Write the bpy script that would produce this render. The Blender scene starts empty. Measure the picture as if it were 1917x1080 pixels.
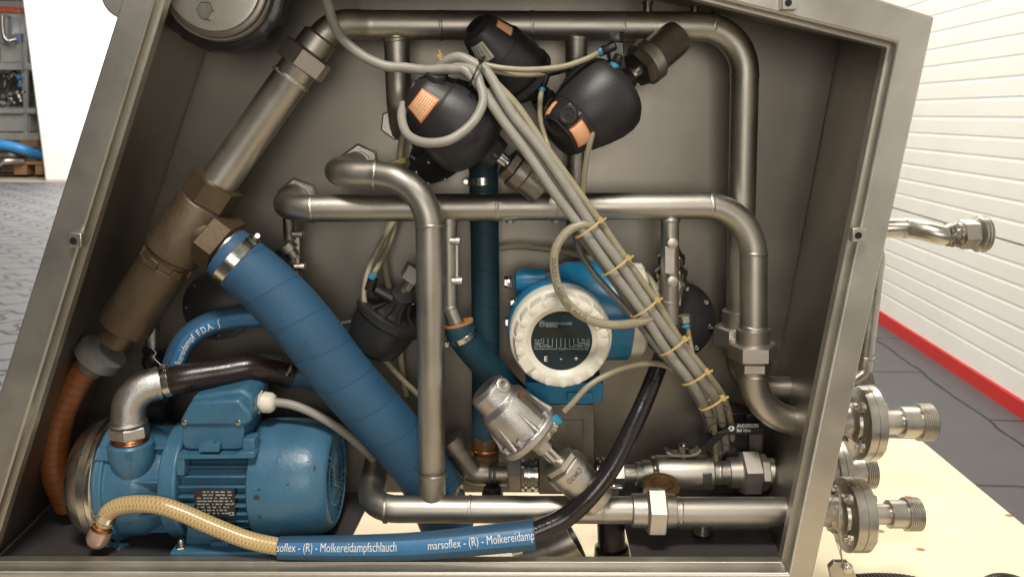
import bpy, bmesh, math, random
from mathutils import Vector, Matrix
random.seed(7)
# ------------------------------------------------------------------ camera, light, exposure
SC = bpy.context.scene
COL = SC.collection
F = 1491.0; CX = 958.5; CY = 540.0
PITCH = math.atan((540-213)/F)
CAM = Vector((0, -1.15, 1.10))
cd = bpy.data.cameras.new('camera'); co = bpy.data.objects.new('camera', cd); COL.objects.link(co)
cd.sensor_width = 36; cd.lens = F/1917*36; cd.clip_start = .02; cd.clip_end = 200
co.location = CAM; co.rotation_euler = (math.pi/2-PITCH, 0, 0)
SC.camera = co
cd.dof.use_dof = True; cd.dof.focus_distance = 1.26; cd.dof.aperture_fstop = 8
W_ = bpy.data.worlds.new('World'); SC.world = W_; W_.use_nodes = True
bg = W_.node_tree.nodes['Background']; bg.inputs[0].default_value = (1, .95, .88, 1); bg.inputs[1].default_value = .07
def area(name, loc, tgt, sx, sy, e, colr):
    l = bpy.data.lights.new(name, 'AREA'); l.shape = 'RECTANGLE'; l.size = sx; l.size_y = sy; l.energy = e; l.color = colr
    o = bpy.data.objects.new(name, l); COL.objects.link(o); o.location = loc
    o.rotation_euler = (Vector(tgt)-Vector(loc)).to_track_quat('-Z', 'Y').to_euler()
area('key_lamp', (-.1, -1.25, 2.9), (0, .1, .8), .6, .4, 58, (1, .935, .84))
area('front_fill', (.1, -2.4, 1.25), (0, .1, .8), 1.0, .9, 17, (1, .935, .84))  # added fill light near the camera, for a broad glow on wall and pipes
area('hall_lamp_front', (-1.6, 3.2, 3.9), (-1.6, 3.2, 0), 4, 3, 230, (1, .95, .86))
area('hall_lamp_right', (1.3, 2.2, 3.6), (1.9, 2.6, 0), 2.0, 2.0, 150, (1, .94, .84))
area('hall_lamp_far', (-5, 9.5, 4.2), (-5.5, 11, 0), 4, 4, 800, (1, .97, .92))
SC.view_settings.view_transform = 'Standard'
try: SC.view_settings.look = 'None'
except Exception: pass
SC.view_settings.exposure = 0; SC.view_settings.gamma = 1
# ------------------------------------------------------------------ pixel rays to real points
_f = Vector((0, math.cos(PITCH), -math.sin(PITCH))); _u = Vector((0, math.sin(PITCH), math.cos(PITCH))); _r = Vector((1, 0, 0))
def ray(x, y): return _f + _r*((x-CX)/F) + _u*((CY-y)/F)
def P(x, y, Y):
    d = ray(x, y); return CAM + d*((Y-CAM.y)/d.y)
def G(x, y, z):
    d = ray(x, y); return CAM + d*((z-CAM.z)/d.z)
def U(p): return (p-CAM).dot(_f)/F          # metres per photo pixel at p
# ------------------------------------------------------------------ materials
MATS = {}
def mat(name, base, metal=0, rough=.5, alt=None, scale=8, mix=.5, bump=0, bscale=300, rvar=.1, spec=.5, coat=0, pre=None, aniso=None, brush=None):
    m = bpy.data.materials.new(name); m.use_nodes = True; nt = m.node_tree; N = nt.nodes; K = nt.links
    b = N['Principled BSDF']; b.inputs['Metallic'].default_value = metal; b.inputs['Specular IOR Level'].default_value = spec
    b.inputs['Coat Weight'].default_value = coat; b.inputs['Coat Roughness'].default_value = .15
    tc = N.new('ShaderNodeTexCoord')
    n = N.new('ShaderNodeTexNoise'); n.inputs['Scale'].default_value = scale; n.inputs['Detail'].default_value = 7; n.inputs['Roughness'].default_value = .62
    mp = N.new('ShaderNodeMapping'); K.new(tc.outputs['Object'], mp.inputs[0]); K.new(mp.outputs[0], n.inputs['Vector'])
    if aniso: mp.inputs['Scale'].default_value = aniso
    r = N.new('ShaderNodeValToRGB'); r.color_ramp.elements[0].position = .5-mix*.35; r.color_ramp.elements[1].position = .5+mix*.35
    a = alt or tuple(c*.72 for c in base)
    r.color_ramp.elements[0].color = (*a, 1); r.color_ramp.elements[1].color = (*base, 1)
    K.new(n.outputs[0], r.inputs[0]); K.new(r.outputs[0], b.inputs['Base Color'])
    mr = N.new('ShaderNodeMapRange'); mr.inputs['To Min'].default_value = max(.03, rough-rvar); mr.inputs['To Max'].default_value = rough+rvar
    mr.inputs['From Min'].default_value = .3; mr.inputs['From Max'].default_value = .7
    K.new(n.outputs[0], mr.inputs[0]); K.new(mr.outputs[0], b.inputs['Roughness'])
    if bump:
        n2 = N.new('ShaderNodeTexNoise'); n2.inputs['Scale'].default_value = bscale; n2.inputs['Detail'].default_value = 3
        mp2 = N.new('ShaderNodeMapping'); mp2.inputs['Scale'].default_value = brush or (1, 1, 1); K.new(tc.outputs['Object'], mp2.inputs[0]); K.new(mp2.outputs[0], n2.inputs['Vector'])
        bp = N.new('ShaderNodeBump'); bp.inputs['Strength'].default_value = bump; bp.inputs['Distance'].default_value = .001
        K.new(n2.outputs[0], bp.inputs['Height']); K.new(bp.outputs[0], b.inputs['Normal'])
    MATS[name] = m
    return m
def nodes(m): return m.node_tree.nodes, m.node_tree.links
steel = mat('blasted_steel', (.55, .52, .465), 1, .43, (.43, .40, .35), 12, .9, .25, 900, .06)
steel2 = mat('satin_steel', (.56, .53, .48), 1, .33, (.42, .40, .36), 25, .6, .15, 500, .08)
steel_d = mat('dull_steel', (.33, .30, .265), 1, .42, (.22, .20, .17), 22, .6, .3, 400, .08)
bright = mat('bright_steel', (.70, .68, .63), 1, .22, (.55, .53, .5), 60, .5, .1, 300, .06)
nutm = mat('nut_steel', (.66, .62, .56), 1, .42, (.55, .51, .46), 14, .6, .35, 700, .05)
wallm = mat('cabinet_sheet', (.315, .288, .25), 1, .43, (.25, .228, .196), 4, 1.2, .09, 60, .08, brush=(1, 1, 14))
framem = mat('frame_sheet', (.62, .59, .53), .9, .42, (.44, .415, .37), 7, 1, .10, 60, .08, brush=(14, 1, 1.5))
castm = mat('cast_aluminium', (.62, .60, .58), 1, .38, (.46, .44, .43), 30, .7, .7, 500, .08)
brass = mat('tarnished_brass', (.185, .125, .07), .7, .47, (.075, .07, .05), 13, 1, .35, 120, .12)
brass2 = mat('tarnished_brass_greenish', (.155, .125, .085), .7, .48, (.10, .06, .035), 11, 1, .45, 150, .12)
copper = mat('copper_ring', (.42, .19, .085), 1, .38, (.3, .13, .06), 60, .8, .3, 300)
rust = mat('rusty_brown', (.15, .085, .035), .4, .5, (.07, .04, .02), 40, .9, .4, 200)
black = mat('black_plastic', (.017, .017, .019), 0, .42, (.026, .025, .026), 12, .7, .35, 700, .07, .45)
rubber = mat('black_rubber', (.012, .011, .012), 0, .32, (.02, .018, .018), 30, .6, .1, 300, .08)
hoseshine = mat('black_gloss_hose', (.012, .010, .012), 0, .22, (.02, .016, .018), 40, .6, .25, 260, .08, .6)
bluep = mat('blue_paint', (.06, .175, .285), 0, .36, (.042, .125, .205), 22, .9, .5, 160, .1, .5)
meterb = mat('meter_blue', (.015, .195, .38), 0, .34, (.012, .155, .31), 10, .6, .2, 400, .06)
hoseb = mat('blue_hose', (.035, .105, .195), 0, .56, (.025, .08, .15), 14, .9, .45, 260, .08)
hosed = mat('teal_hose', (.010, .055, .085), 0, .6, (.007, .038, .058), 20, .9, .4, 260, .08)
hoses = mat('blue_stripe', (.04, .19, .40), 0, .45, (.035, .155, .33), 40, .6, .2, 400)
cream = mat('cream_plastic', (.77, .74, .645), 0, .38, (.68, .645, .54), 16, .5, .15, 400, .06)
white_t = mat('white_print', (.82, .84, .84), 0, .5, (.7, .72, .74), 200, .5)
dimtext = mat('grey_print', (.42, .45, .45), 0, .5)
glass = mat('display_glass', (.022, .036, .042), 0, .2, (.018, .03, .035), 10, .5)
lcdm = mat('display_lcd', (.030, .034, .026), 0, .25)
cable = mat('grey_cable', (.36, .345, .305), 0, .44, (.27, .255, .22), 45, .8, .15, 300, .06)
cable_y = mat('beige_tubing', (.37, .335, .235), 0, .35, (.27, .235, .155), 50, .8, .1, 300, .06)
cable_d = mat('dark_grey_cable', (.145, .14, .13), 0, .4, (.10, .095, .09), 40, .7)
tiem = mat('yellow_tie', (.64, .50, .23), 0, .4, (.55, .38, .12), 60, .6)
ringb = mat('light_blue_plastic', (.04, .33, .52), 0, .35)
orange = mat('orange_sticker', (.80, .25, .07), 0, .45, (.7, .2, .05), 90, .5)
stick = mat('pale_sticker', (.86, .64, .42), 0, .45, (.82, .58, .36), 90, .5)
pale = mat('pale_label', (.40, .40, .32), 0, .45, (.33, .33, .26), 90, .5)
darkink = mat('dark_ink', (.05, .045, .04), 0, .5)
redink = mat('red_ink', (.45, .06, .04), 0, .5)
plate_k = mat('black_nameplate', (.03, .028, .027), .3, .35, (.05, .045, .04), 60, .7)
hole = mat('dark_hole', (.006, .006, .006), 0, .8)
whitew = mat('white_wall_paint', (.80, .79, .75), 0, .6, (.76, .75, .70), 2, .6, .1, 80)
panelw = mat('white_panel', (.80, .79, .74), 0, .45, (.76, .75, .69), 3, .6, .1, 80)
redm = mat('red_base_paint', (.60, .02, .017), 0, .5, (.40, .018, .016), 6, 1.1, .3, 120)
concr = mat('beige_floor_paint', (.42, .36, .28), 0, .6, (.34, .29, .22), 6, .8, .2, 100)
wood = mat('pallet_wood', (.32, .18, .09), 0, .7, (.22, .12, .06), 12, .8, .3, 80, aniso=(1, 1, 6))
baseplate = mat('dark_base_sheet', (.115, .11, .115), .5, .5, (.09, .085, .088), 9, .7, .15, 400)
boot = mat('amber_hose', (.22, .075, .02), .1, .38, (.14, .042, .012), 22, .8, .2, 200)
greyp = mat('grey_fitting', (.10, .10, .095), .2, .45, (.18, .18, .17), 20, .7)
trans = mat('cloudy_fitting', (.50, .40, .33), .2, .25, (.4, .22, .14), 50, .9)
tealm = mat('background_blue', (.05, .28, .62), 0, .4)
machm = mat('machine_paint', (.50, .50, .46), .2, .5, (.34, .34, .31), 6, .8)
tape = mat('ptfe_bead', (.62, .58, .50), .3, .5, (.4, .37, .3), 60, .8, .6, 150)
# hose with a spiral wrap seam read from the UVs (u = metres along, v = turn)
def wrap(m, pitch, turns, dark, width=.05, hatch=None, col2=None):
    N, K = nodes(m); b = N['Principled BSDF']
    uv = N.new('ShaderNodeUVMap'); sp = N.new('ShaderNodeSeparateXYZ'); K.new(uv.outputs[0], sp.inputs[0])
    def ma(op, a, bb=None):
        x = N.new('ShaderNodeMath'); x.operation = op
        for i, q in enumerate((a, bb)):
            if q is None: continue
            if isinstance(q, (int, float)): x.inputs[i].default_value = q
            else: K.new(q, x.inputs[i])
        return x.outputs[0]
    def line(sgn, pitch, turns, width):
        s = ma('ADD', ma('DIVIDE', sp.outputs[0], pitch), ma('MULTIPLY', sp.outputs[1], sgn*turns))
        fr = ma('FRACT', s)
        return ma('LESS_THAN', ma('ABSOLUTE', ma('SUBTRACT', fr, .5)), width)
    fac = line(1, pitch, turns, width)
    if hatch: fac = ma('MAXIMUM', fac, line(-1, pitch, turns, width))
    mx = N.new('ShaderNodeMixRGB'); mx.inputs[2].default_value = (*dark, 1)
    old = b.inputs['Base Color'].links[0].from_socket
    K.new(old, mx.inputs[1]); K.new(ma('MULTIPLY', fac, .75), mx.inputs[0]); K.new(mx.outputs[0], b.inputs['Base Color'])
    bp = N.new('ShaderNodeBump'); bp.inputs['Strength'].default_value = .6; bp.inputs['Distance'].default_value = .0012; bp.invert = not hatch
    K.new(fac, bp.inputs['Height'])
    if b.inputs['Normal'].links: K.new(b.inputs['Normal'].links[0].from_socket, bp.inputs['Normal'])
    K.new(bp.outputs[0], b.inputs['Normal'])
hosew = mat('wrapped_blue_hose', (.030, .115, .23), 0, .6, (.022, .068, .125), 16, 1.1, .8, 330, .1)
wrap(hosew, .062, 1, (.010, .055, .13), .017)
hosedw = mat('wrapped_teal_hose', (.010, .050, .075), 0, .6, (.007, .035, .05), 20, .9, .4, 260, .08)
wrap(hosedw, .062, 1, (.004, .02, .03), .02)
wrap(boot, .016, 0, (.10, .03, .01), .07)
blackw = mat('wrapped_black_hose', (.014, .011, .011), 0, .28, (.03, .018, .014), 30, .8, .2, 260, .08)
wrap(blackw, .02, 0, (.028, .02, .017), .06)
braid = mat('braided_yellow_hose', (.56, .38, .15), 0, .33, (.47, .29, .10), 25, .7, .1, 300, .05, coat=.3)
wrap(braid, .0062, 5, (.72, .60, .36), .13, True)
# interlocking floor tiles
floorm = mat('floor_tiles', (.14, .14, .145), 0, .55, (.09, .09, .095), 3, .8, .15, 60)
def tiles(m, sc, lw, dark):
    N, K = nodes(m); b = N['Principled BSDF']; tc = [n for n in N if n.type == 'TEX_COORD'][0]
    sp = N.new('ShaderNodeSeparateXYZ'); K.new(tc.outputs['Object'], sp.inputs[0])
    def ma(op, a, bb=None):
        x = N.new('ShaderNodeMath'); x.operation = op
        for i, q in enumerate((a, bb)):
            if q is None: continue
            if isinstance(q, (int, float)): x.inputs[i].default_value = q
            else: K.new(q, x.inputs[i])
        return x.outputs[0]
    X = ma('MULTIPLY', sp.outputs[0], sc); Y = ma('MULTIPLY', sp.outputs[1], sc)
    y2 = ma('ADD', Y, ma('MULTIPLY', ma('SINE', ma('MULTIPLY', X, 6.283*1.0)), .16))
    row = ma('FLOOR', y2)
    x2 = ma('ADD', ma('ADD', ma('MULTIPLY', X, .5), ma('MULTIPLY', row, .5)), ma('MULTIPLY', ma('SINE', ma('MULTIPLY', Y, 6.283*1.0)), .09))
    l1 = ma('LESS_THAN', ma('ABSOLUTE', ma('SUBTRACT', ma('FRACT', y2), .5)), lw)
    row2 = ma('FLOOR', ma('ADD', y2, .5))
    x2 = ma('ADD', ma('ADD', ma('MULTIPLY', X, .5), ma('MULTIPLY', row2, .5)), ma('MULTIPLY', ma('SINE', ma('MULTIPLY', Y, 6.283*1.0)), .09))
    l2 = ma('LESS_THAN', ma('ABSOLUTE', ma('SUBTRACT', ma('FRACT', x2), .5)), lw*.5)
    fac = ma('MAXIMUM', l1, l2)
    mx = N.new('ShaderNodeMixRGB'); mx.inputs[2].default_value = (*dark, 1)
    old = b.inputs['Base Color'].links[0].from_socket; K.new(old, mx.inputs[1]); K.new(ma('MULTIPLY', fac, .95), mx.inputs[0]); K.new(mx.outputs[0], b.inputs['Base Color'])
    bp = N.new('ShaderNodeBump'); bp.inputs['Strength'].default_value = .8; bp.inputs['Distance'].default_value = .004; bp.invert = True
    K.new(fac, bp.inputs['Height']); K.new(bp.outputs[0], b.inputs['Normal'])
tiles(floorm, 4.6, .07, (.012, .012, .014))
# slabs of the right-hand floor: dark with cracks
floord = mat('dark_floor_slabs', (.085, .083, .087), 0, .5, (.055, .054, .058), 3.5, 1, .3, 40)
def cracks(m):
    N, K = nodes(m); b = N['Principled BSDF']; tc = [n for n in N if n.type == 'TEX_COORD'][0]
    v = N.new('ShaderNodeTexBrick'); v.inputs['Scale'].default_value = 1; v.inputs['Brick Width'].default_value = 1.1; v.inputs['Row Height'].default_value = .44; v.inputs['Mortar Size'].default_value = .008; v.inputs['Mortar Smooth'].default_value = .3
    mp = N.new('ShaderNodeMapping'); mp.inputs['Rotation'].default_value = (0, 0, -1.502)
    no = N.new('ShaderNodeTexNoise'); no.inputs['Scale'].default_value = 4; no.inputs['Detail'].default_value = 5
    vm = N.new('ShaderNodeMixRGB'); vm.inputs[0].default_value = .06; vm.blend_type = 'ADD'; K.new(tc.outputs['Object'], vm.inputs[1]); K.new(tc.outputs['Object'], no.inputs[0]); K.new(no.outputs[1], vm.inputs[2]); K.new(vm.outputs[0], mp.inputs[0]); K.new(mp.outputs[0], v.inputs['Vector'])
    lt = N.new('ShaderNodeMath'); lt.operation = 'GREATER_THAN'; lt.inputs[1].default_value = .4; K.new(v.outputs[1], lt.inputs[0])
    mx = N.new('ShaderNodeMixRGB'); mx.inputs[2].default_value = (.012, .012, .013, 1); old = b.inputs['Base Color'].links[0].from_socket
    K.new(old, mx.inputs[1]); K.new(lt.outputs[0], mx.inputs[0]); K.new(mx.outputs[0], b.inputs['Base Color'])
cracks(floord)
ply = mat('birch_plywood', (.78, .68, .50), 0, .55, (.66, .54, .36), 3, 1.1, .1, 60, aniso=(1, 7, 1))
def knots(m):
    N, K = nodes(m); b = N['Principled BSDF']; tc = [n for n in N if n.type == 'TEX_COORD'][0]
    v = N.new('ShaderNodeTexVoronoi'); v.voronoi_dimensions = '2D'; v.inputs['Scale'].default_value = 4.6
    mp = N.new('ShaderNodeMapping'); mp.inputs['Scale'].default_value = (1, 1.4, 1); K.new(tc.outputs['Object'], mp.inputs[0]); K.new(mp.outputs[0], v.inputs['Vector'])
    r = N.new('ShaderNodeValToRGB'); r.color_ramp.elements[0].color = (.38, .24, .10, 1); r.color_ramp.elements[0].position = .03
    r.color_ramp.elements[1].color = (1, 1, 1, 1); r.color_ramp.elements[1].position = .05; K.new(v.outputs[0], r.inputs[0])
    mx = N.new('ShaderNodeMixRGB'); mx.blend_type = 'MULTIPLY'; mx.inputs[0].default_value = 1; old = b.inputs['Base Color'].links[0].from_socket
    K.new(old, mx.inputs[1]); K.new(r.outputs[0], mx.inputs[2]); K.new(mx.outputs[0], b.inputs['Base Color'])
knots(ply)
# ------------------------------------------------------------------ object bookkeeping
def tag(o, label, cat, group=None, kind=None):
    if label: o['label'] = label
    if cat: o['category'] = cat
    if group: o['group'] = group
    if kind: o['kind'] = kind
    return o
def T(name, label, cat, at, group=None):
    o = bpy.data.objects.new(name, None); COL.objects.link(o); o.location = at; o.empty_display_size = .02
    return tag(o, label, cat, group)
def rootloc(o):
    v = Vector((0, 0, 0))
    while o: v += o.location; o = o.parent
    return v
class Ax:
    def __init__(s, x0, y0, Y0, x1, y1, Y1=None, k=None):
        s.A = P(x0, y0, Y0); B = P(x1, y1, Y0 if Y1 is None else Y1); s.setup(B-s.A, k)
    def setup(s, d, k=None):
        s.d = d.normalized(); s.k = k or U(s.A); c = CAM-s.A; c -= s.d*c.dot(s.d)
        if c.length < .2: c = Vector((0, 0, 1)) - s.d*s.d.z
        s.u = c.normalized(); s.v = s.d.cross(s.u); s.ts = 1; s.to = 0
    def pt(s, t, r=0, phi=0):
        return s.A + s.d*((t*s.ts+s.to)*s.k) + (s.u*math.cos(phi)+s.v*math.sin(phi))*(r*s.k)
def axv(A, d, k=None):
    a = Ax.__new__(Ax); a.A = Vector(A); a.setup(Vector(d), k); return a
class MB:
    def __init__(s): s.V = []; s.Fc = []; s.UV = []
    def ring_skin(s, rings, cap=(True, True), us=None, close=True):
        n = len(rings[0]); b = len(s.V)
        for r in rings: s.V += r
        m = n if close else n-1
        for i in range(len(rings)-1):
            for j in range(m):
                a, c = b+i*n+j, b+i*n+(j+1) % n
                s.Fc.append((a, c, c+n, a+n))
                if us: s.UV.append(((us[i], j/n), (us[i], (j+1)/n), (us[i+1], (j+1)/n), (us[i+1], j/n)))
                else: s.UV.append(None)
        if close and cap[0]: s.Fc.append(tuple(b+j for j in range(n))[::-1]); s.UV.append(None)
        if close and cap[1]: s.Fc.append(tuple(b+(len(rings)-1)*n+j for j in range(n))); s.UV.append(None)
        return s
    def lathe(s, ax, prof, seg=32, ph0=0, rf=None, cap=(True, True)):
        rings = []
        for (t, r) in prof:
            r = max(r, 1e-3)
            rings.append([ax.pt(t, (r if rf is None else rf(t, r, 2*math.pi*j/seg)), ph0+2*math.pi*j/seg) for j in range(seg)])
        return s.ring_skin(rings, cap)
    def hexn(s, ax, t0, t1, r, ph0=0, ch=.07):
        c = r*ch; return s.lathe(ax, [(t0, r*.90), (t0+c, r), (t1-c, r), (t1, r*.90)], 6, ph0)
    def tube(s, pts, r, seg=20, cap=(True, True)):
        n = len(pts)
        if not isinstance(r, (list, tuple)): r = [r]*n
        rings = []; us = []; L = 0
        t = [(pts[min(i+1, n-1)]-pts[max(i-1, 0)]).normalized() for i in range(n)]
        u = (CAM-pts[0]); u -= t[0]*u.dot(t[0]); u.normalize()
        for i in range(n):
            u = u - t[i]*u.dot(t[i]); u.normalize(); v = t[i].cross(u)
            if i: L += (pts[i]-pts[i-1]).length
            us.append(L)
            rings.append([pts[i]+(u*math.cos(2*math.pi*j/seg)+v*math.sin(2*math.pi*j/seg))*r[i] for j in range(seg)])
        return s.ring_skin(rings, cap, us)
    def weld(s, p, d, r, w=.0022):
        a = axv(p, d, 1.0); seg = 28; rings = []
        ph = random.random()*6
        for i in range(8):
            q = 2*math.pi*i/7
            rings.append([a.pt(w*math.cos(q)*1.3+.0008*math.sin(3*g+ph), r+max(0, w*.55*math.sin(q))*(.75+.35*math.sin(5*g+ph)), g) for g in [2*math.pi*j/seg for j in range(seg)]])
        return s.ring_skin(rings, (False, False))
    def torus(s, ax, t, R_, r, seg=28, m=8, e=1):
        rings = [[ax.pt(t+r*math.sin(2*math.pi*i/m), R_+r*math.cos(2*math.pi*i/m), 2*math.pi*j/seg) for j in range(seg)] for i in range(m+1)]
        return s.ring_skin(rings, (False, False))
    def prism(s, pts, vec):
        n = len(pts); b = len(s.V); s.V += [Vector(p) for p in pts]+[Vector(p)+vec for p in pts]
        s.Fc.append(tuple(range(b, b+n))); s.UV.append(None); s.Fc.append(tuple(range(b+2*n-1, b+n-1, -1))); s.UV.append(None)
        for i in range(n):
            j = (i+1) % n; s.Fc.append((b+i, b+n+i, b+n+j, b+j)); s.UV.append(None)
        return s
    def pp(s, pix, Yf, Yb): return s.prism([P(x, y, Yf) for x, y in pix], Vector((0, Yb-Yf, 0)))
    def pbox(s, x0, y0, x1, y1, Yf, Yb): return s.pp([(x0, y0), (x1, y0), (x1, y1), (x0, y1)], Yf, Yb)
    def bx(s, c, sx, sy, sz, rot=None):
        c = Vector(c); m = rot or Matrix.Identity(3); b = len(s.V)
        for k in ((-1, -1, -1), (1, -1, -1), (1, 1, -1), (-1, 1, -1), (-1, -1, 1), (1, -1, 1), (1, 1, 1), (-1, 1, 1)):
            s.V.append(c+m@Vector((k[0]*sx/2, k[1]*sy/2, k[2]*sz/2)))
        for f in ((3, 2, 1, 0), (4, 5, 6, 7), (0, 1, 5, 4), (1, 2, 6, 5), (2, 3, 7, 6), (3, 0, 4, 7)): s.Fc.append(tuple(b+i for i in f)); s.UV.append(None)
        return s
    def abox(s, ax, t0, t1, a0, a1, b0, b1):   # box in an axis frame: a along u, b along v (px)
        b = len(s.V); k = ax.k
        for t in (t0, t1):
            for (a, c) in ((a0, b0), (a1, b0), (a1, b1), (a0, b1)): s.V.append(ax.A+ax.d*t*k+ax.u*a*k+ax.v*c*k)
        for f in ((3, 2, 1, 0), (4, 5, 6, 7), (0, 1, 5, 4), (1, 2, 6, 5), (2, 3, 7, 6), (3, 0, 4, 7)): s.Fc.append(tuple(b+i for i in f)); s.UV.append(None)
        return s
    def patch(s, fn, a0, a1, b0, b1, na=6, nb=6):
        rings = [[fn(a0+(a1-a0)*i/na, b0+(b1-b0)*j/nb) for j in range(nb+1)] for i in range(na+1)]
        return s.ring_skin(rings, close=False)
    def build(s, name, m, parent=None, smooth=38, bevel=0, label=None):
        loc = rootloc(parent) if parent else Vector(s.V[0])
        me = bpy.data.meshes.new(name); me.from_pydata([tuple(v-loc) for v in s.V], [], s.Fc)
        uvl = me.uv_layers.new(name='UVMap'); k = 0
        for f, uv in zip(s.Fc, s.UV):
            for i in range(len(f)):
                if uv: uvl.data[k].uv = uv[i]
                k += 1
        bm = bmesh.new(); bm.from_mesh(me); bmesh.ops.recalc_face_normals(bm, faces=bm.faces); bm.to_mesh(me); bm.free()
        me.materials.append(m)
        if smooth:
            me.shade_smooth(); me.set_sharp_from_angle(angle=math.radians(smooth))
        o = bpy.data.objects.new(name, me); COL.objects.link(o)
        if parent: o.parent = parent
        else: o.location = loc
        if bevel:
            b = o.modifiers.new('edge', 'BEVEL'); b.width = bevel; b.segments = 2; b.limit_method = 'ANGLE'; b.angle_limit = math.radians(40)
        if label: o['label'] = label
        return o
def one(mb, name, m, label, cat, group=None, **k): return tag(mb.build(name, m, None, **k), label, cat, group)
# paths
def fil(pts, rad, n=10):
    out = [pts[0]]
    for i in range(1, len(pts)-1):
        a, b, c = pts[i-1], pts[i], pts[i+1]; r = rad[i-1] if isinstance(rad, (list, tuple)) else rad
        d1 = (a-b).normalized(); d2 = (c-b).normalized(); ang = d1.angle(d2)
        if r <= 0 or ang > 3.1: out.append(b); continue
        h = min(r/math.tan(ang/2), (a-b).length*.95, (c-b).length*.95); r2 = h*math.tan(ang/2)
        bis = (d1+d2).normalized(); o = b+bis*(r2/math.sin(ang/2)); s0 = b+d1*h-o; s1 = b+d2*h-o; tot = s0.angle(s1); axn = s0.cross(s1).normalized()
        for k in range(n+1): out.append(o+Matrix.Rotation(tot*k/n, 3, axn)@s0)
    out.append(pts[-1]); return out
def cr(pts, n=8):
    p = [pts[0]*2-pts[1]]+list(pts)+[pts[-1]*2-pts[-2]]; out = []
    for i in range(1, len(p)-2):
        for k in range(n):
            t = k/n; a, b, c, d = p[i-1], p[i], p[i+1], p[i+2]
            out.append(.5*((2*b)+(c-a)*t+(2*a-5*b+4*c-d)*t*t+(3*b-a-3*c+d)*t**3))
    out.append(pts[-1]); return out
def pts(l): return [P(*q) for q in l]
class Path:
    def __init__(s, p):
        s.p = p; s.s = [0]
        for i in range(1, len(p)): s.s.append(s.s[-1]+(p[i]-p[i-1]).length)
        s.L = s.s[-1]
    def at(s, t):
        t = max(0, min(s.L-1e-6, t)); i = 0
        while s.s[i+1] < t and i < len(s.p)-2: i += 1
        f = (t-s.s[i])/(s.s[i+1]-s.s[i]); q = s.p[i].lerp(s.p[i+1], f)
        a = s.p[max(i-1, 0)]; b = s.p[min(i+2, len(s.p)-1)]
        return q, (b-a).normalized()
    def surf(s, t, r, phi):
        q, d = s.at(t); u = CAM-q; u -= d*u.dot(d); u.normalize(); v = d.cross(u)
        return q+(u*math.cos(phi)+v*math.sin(phi))*r
    def ax(s, t):
        q, d = s.at(t); return axv(q, d)
def text(body, size, fn, name, m, parent, cuts=4, spacing=1, align='LEFT', off=0, bold=0, sx=1, label=None):
    c = bpy.data.curves.new('t', 'FONT'); c.body = body; c.size = size; c.space_character = spacing; c.align_x = align; c.offset = bold*size; c.resolution_u = 3
    o = bpy.data.objects.new('t', c); COL.objects.link(o); bpy.context.view_layer.update()
    me = bpy.data.meshes.new_from_object(o.evaluated_get(bpy.context.evaluated_depsgraph_get()))
    bpy.data.objects.remove(o); bpy.data.curves.remove(c)
    bm = bmesh.new(); bm.from_mesh(me); bpy.data.meshes.remove(me)
    for i in range(cuts):
        g = bm.verts[:]+bm.edges[:]+bm.faces[:]
        bmesh.ops.bisect_plane(bm, geom=g, plane_co=(0, size*(-.15+.9*i/max(1, cuts-1)), 0), plane_no=(0, 1, 0))
    mb = MB(); bm.verts.ensure_lookup_table(); mb.V = [fn(v.co.x*sx, v.co.y) for v in bm.verts]
    for f in bm.faces: mb.Fc.append(tuple(v.index for v in f.verts)); mb.UV.append(None)
    bm.free()
    return mb.build(name, m, parent, smooth=0, label=label)
def flat(x, y, Y, ang=0):
    A = P(x, y, Y); ca, sa = math.cos(ang), math.sin(ang)
    return lambda a, b: A+Vector((a*ca-b*sa, 0, a*sa+b*ca))
def clamp(root_or_none, ax, r, w, phi, name='hose_clamp', label=None, cat='hose clamp', group='worm drive hose clamps'):
    """worm clamp: band, screw housing, screw"""
    t = T(name, label, cat, ax.A, group)
    b = MB(); b.lathe(ax, [(-w/2, r*.97), (-w/2, r+1.2), (w/2, r+1.2), (w/2, r*.97)], 36); b.build('band', bright, t, bevel=.0003)
    k = ax.k; c = ax.pt(0, r+5, phi); side = (ax.u*-math.sin(phi)+ax.v*math.cos(phi))
    h = MB(); a2 = axv(c, side, k); h.lathe(a2, [(-6, 4.6), (6, 4.6)], 12); h.build('housing', steel2, t)
    sc = MB(); sc.hexn(a2, 6, 13, 5.2); sc.lathe(a2, [(-12, 3), (-6, 3)], 10); sc.build('screw', bright, t)
    return t
# ================================================================== the setting
b = MB(); b.prism([(-30, -6, 0), (12, -6, 0), (12, 40, 0), (-30, 40, 0)], Vector((0, 0, -.1)))
o = b.build('floor', floorm, None, smooth=0); tag(o, None, None, kind='structure')
# dark slab area in front of the right-hand wall
b = MB(); q0 = G(1560, 590, .004); q1 = G(1917, 1000, .004)
b.prism([G(1080, 240, .004), G(1110, 240, .004), G(2150, 945, .004), G(2500, 1500, .004), G(1250, 1200, .004), G(1200, 500, .004)], Vector((0, 0, -.003)))
tag(b.build('pavement', floord, None, smooth=0), None, None, kind='structure')
# pale strip of floor beside the rack
b = MB(); a = G(-400, 341, .006); c = G(160, 341, .006)
b.prism([(a.x-2, a.y, .006), (c.x+2, c.y, .006), (c.x+2, c.y+9, .006), (a.x-2, a.y+9, .006)], Vector((0, 0, -.003)))
tag(b.build('path', concr, None, smooth=0), None, None, kind='structure')
YR = G(40, 331, 0).y
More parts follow.
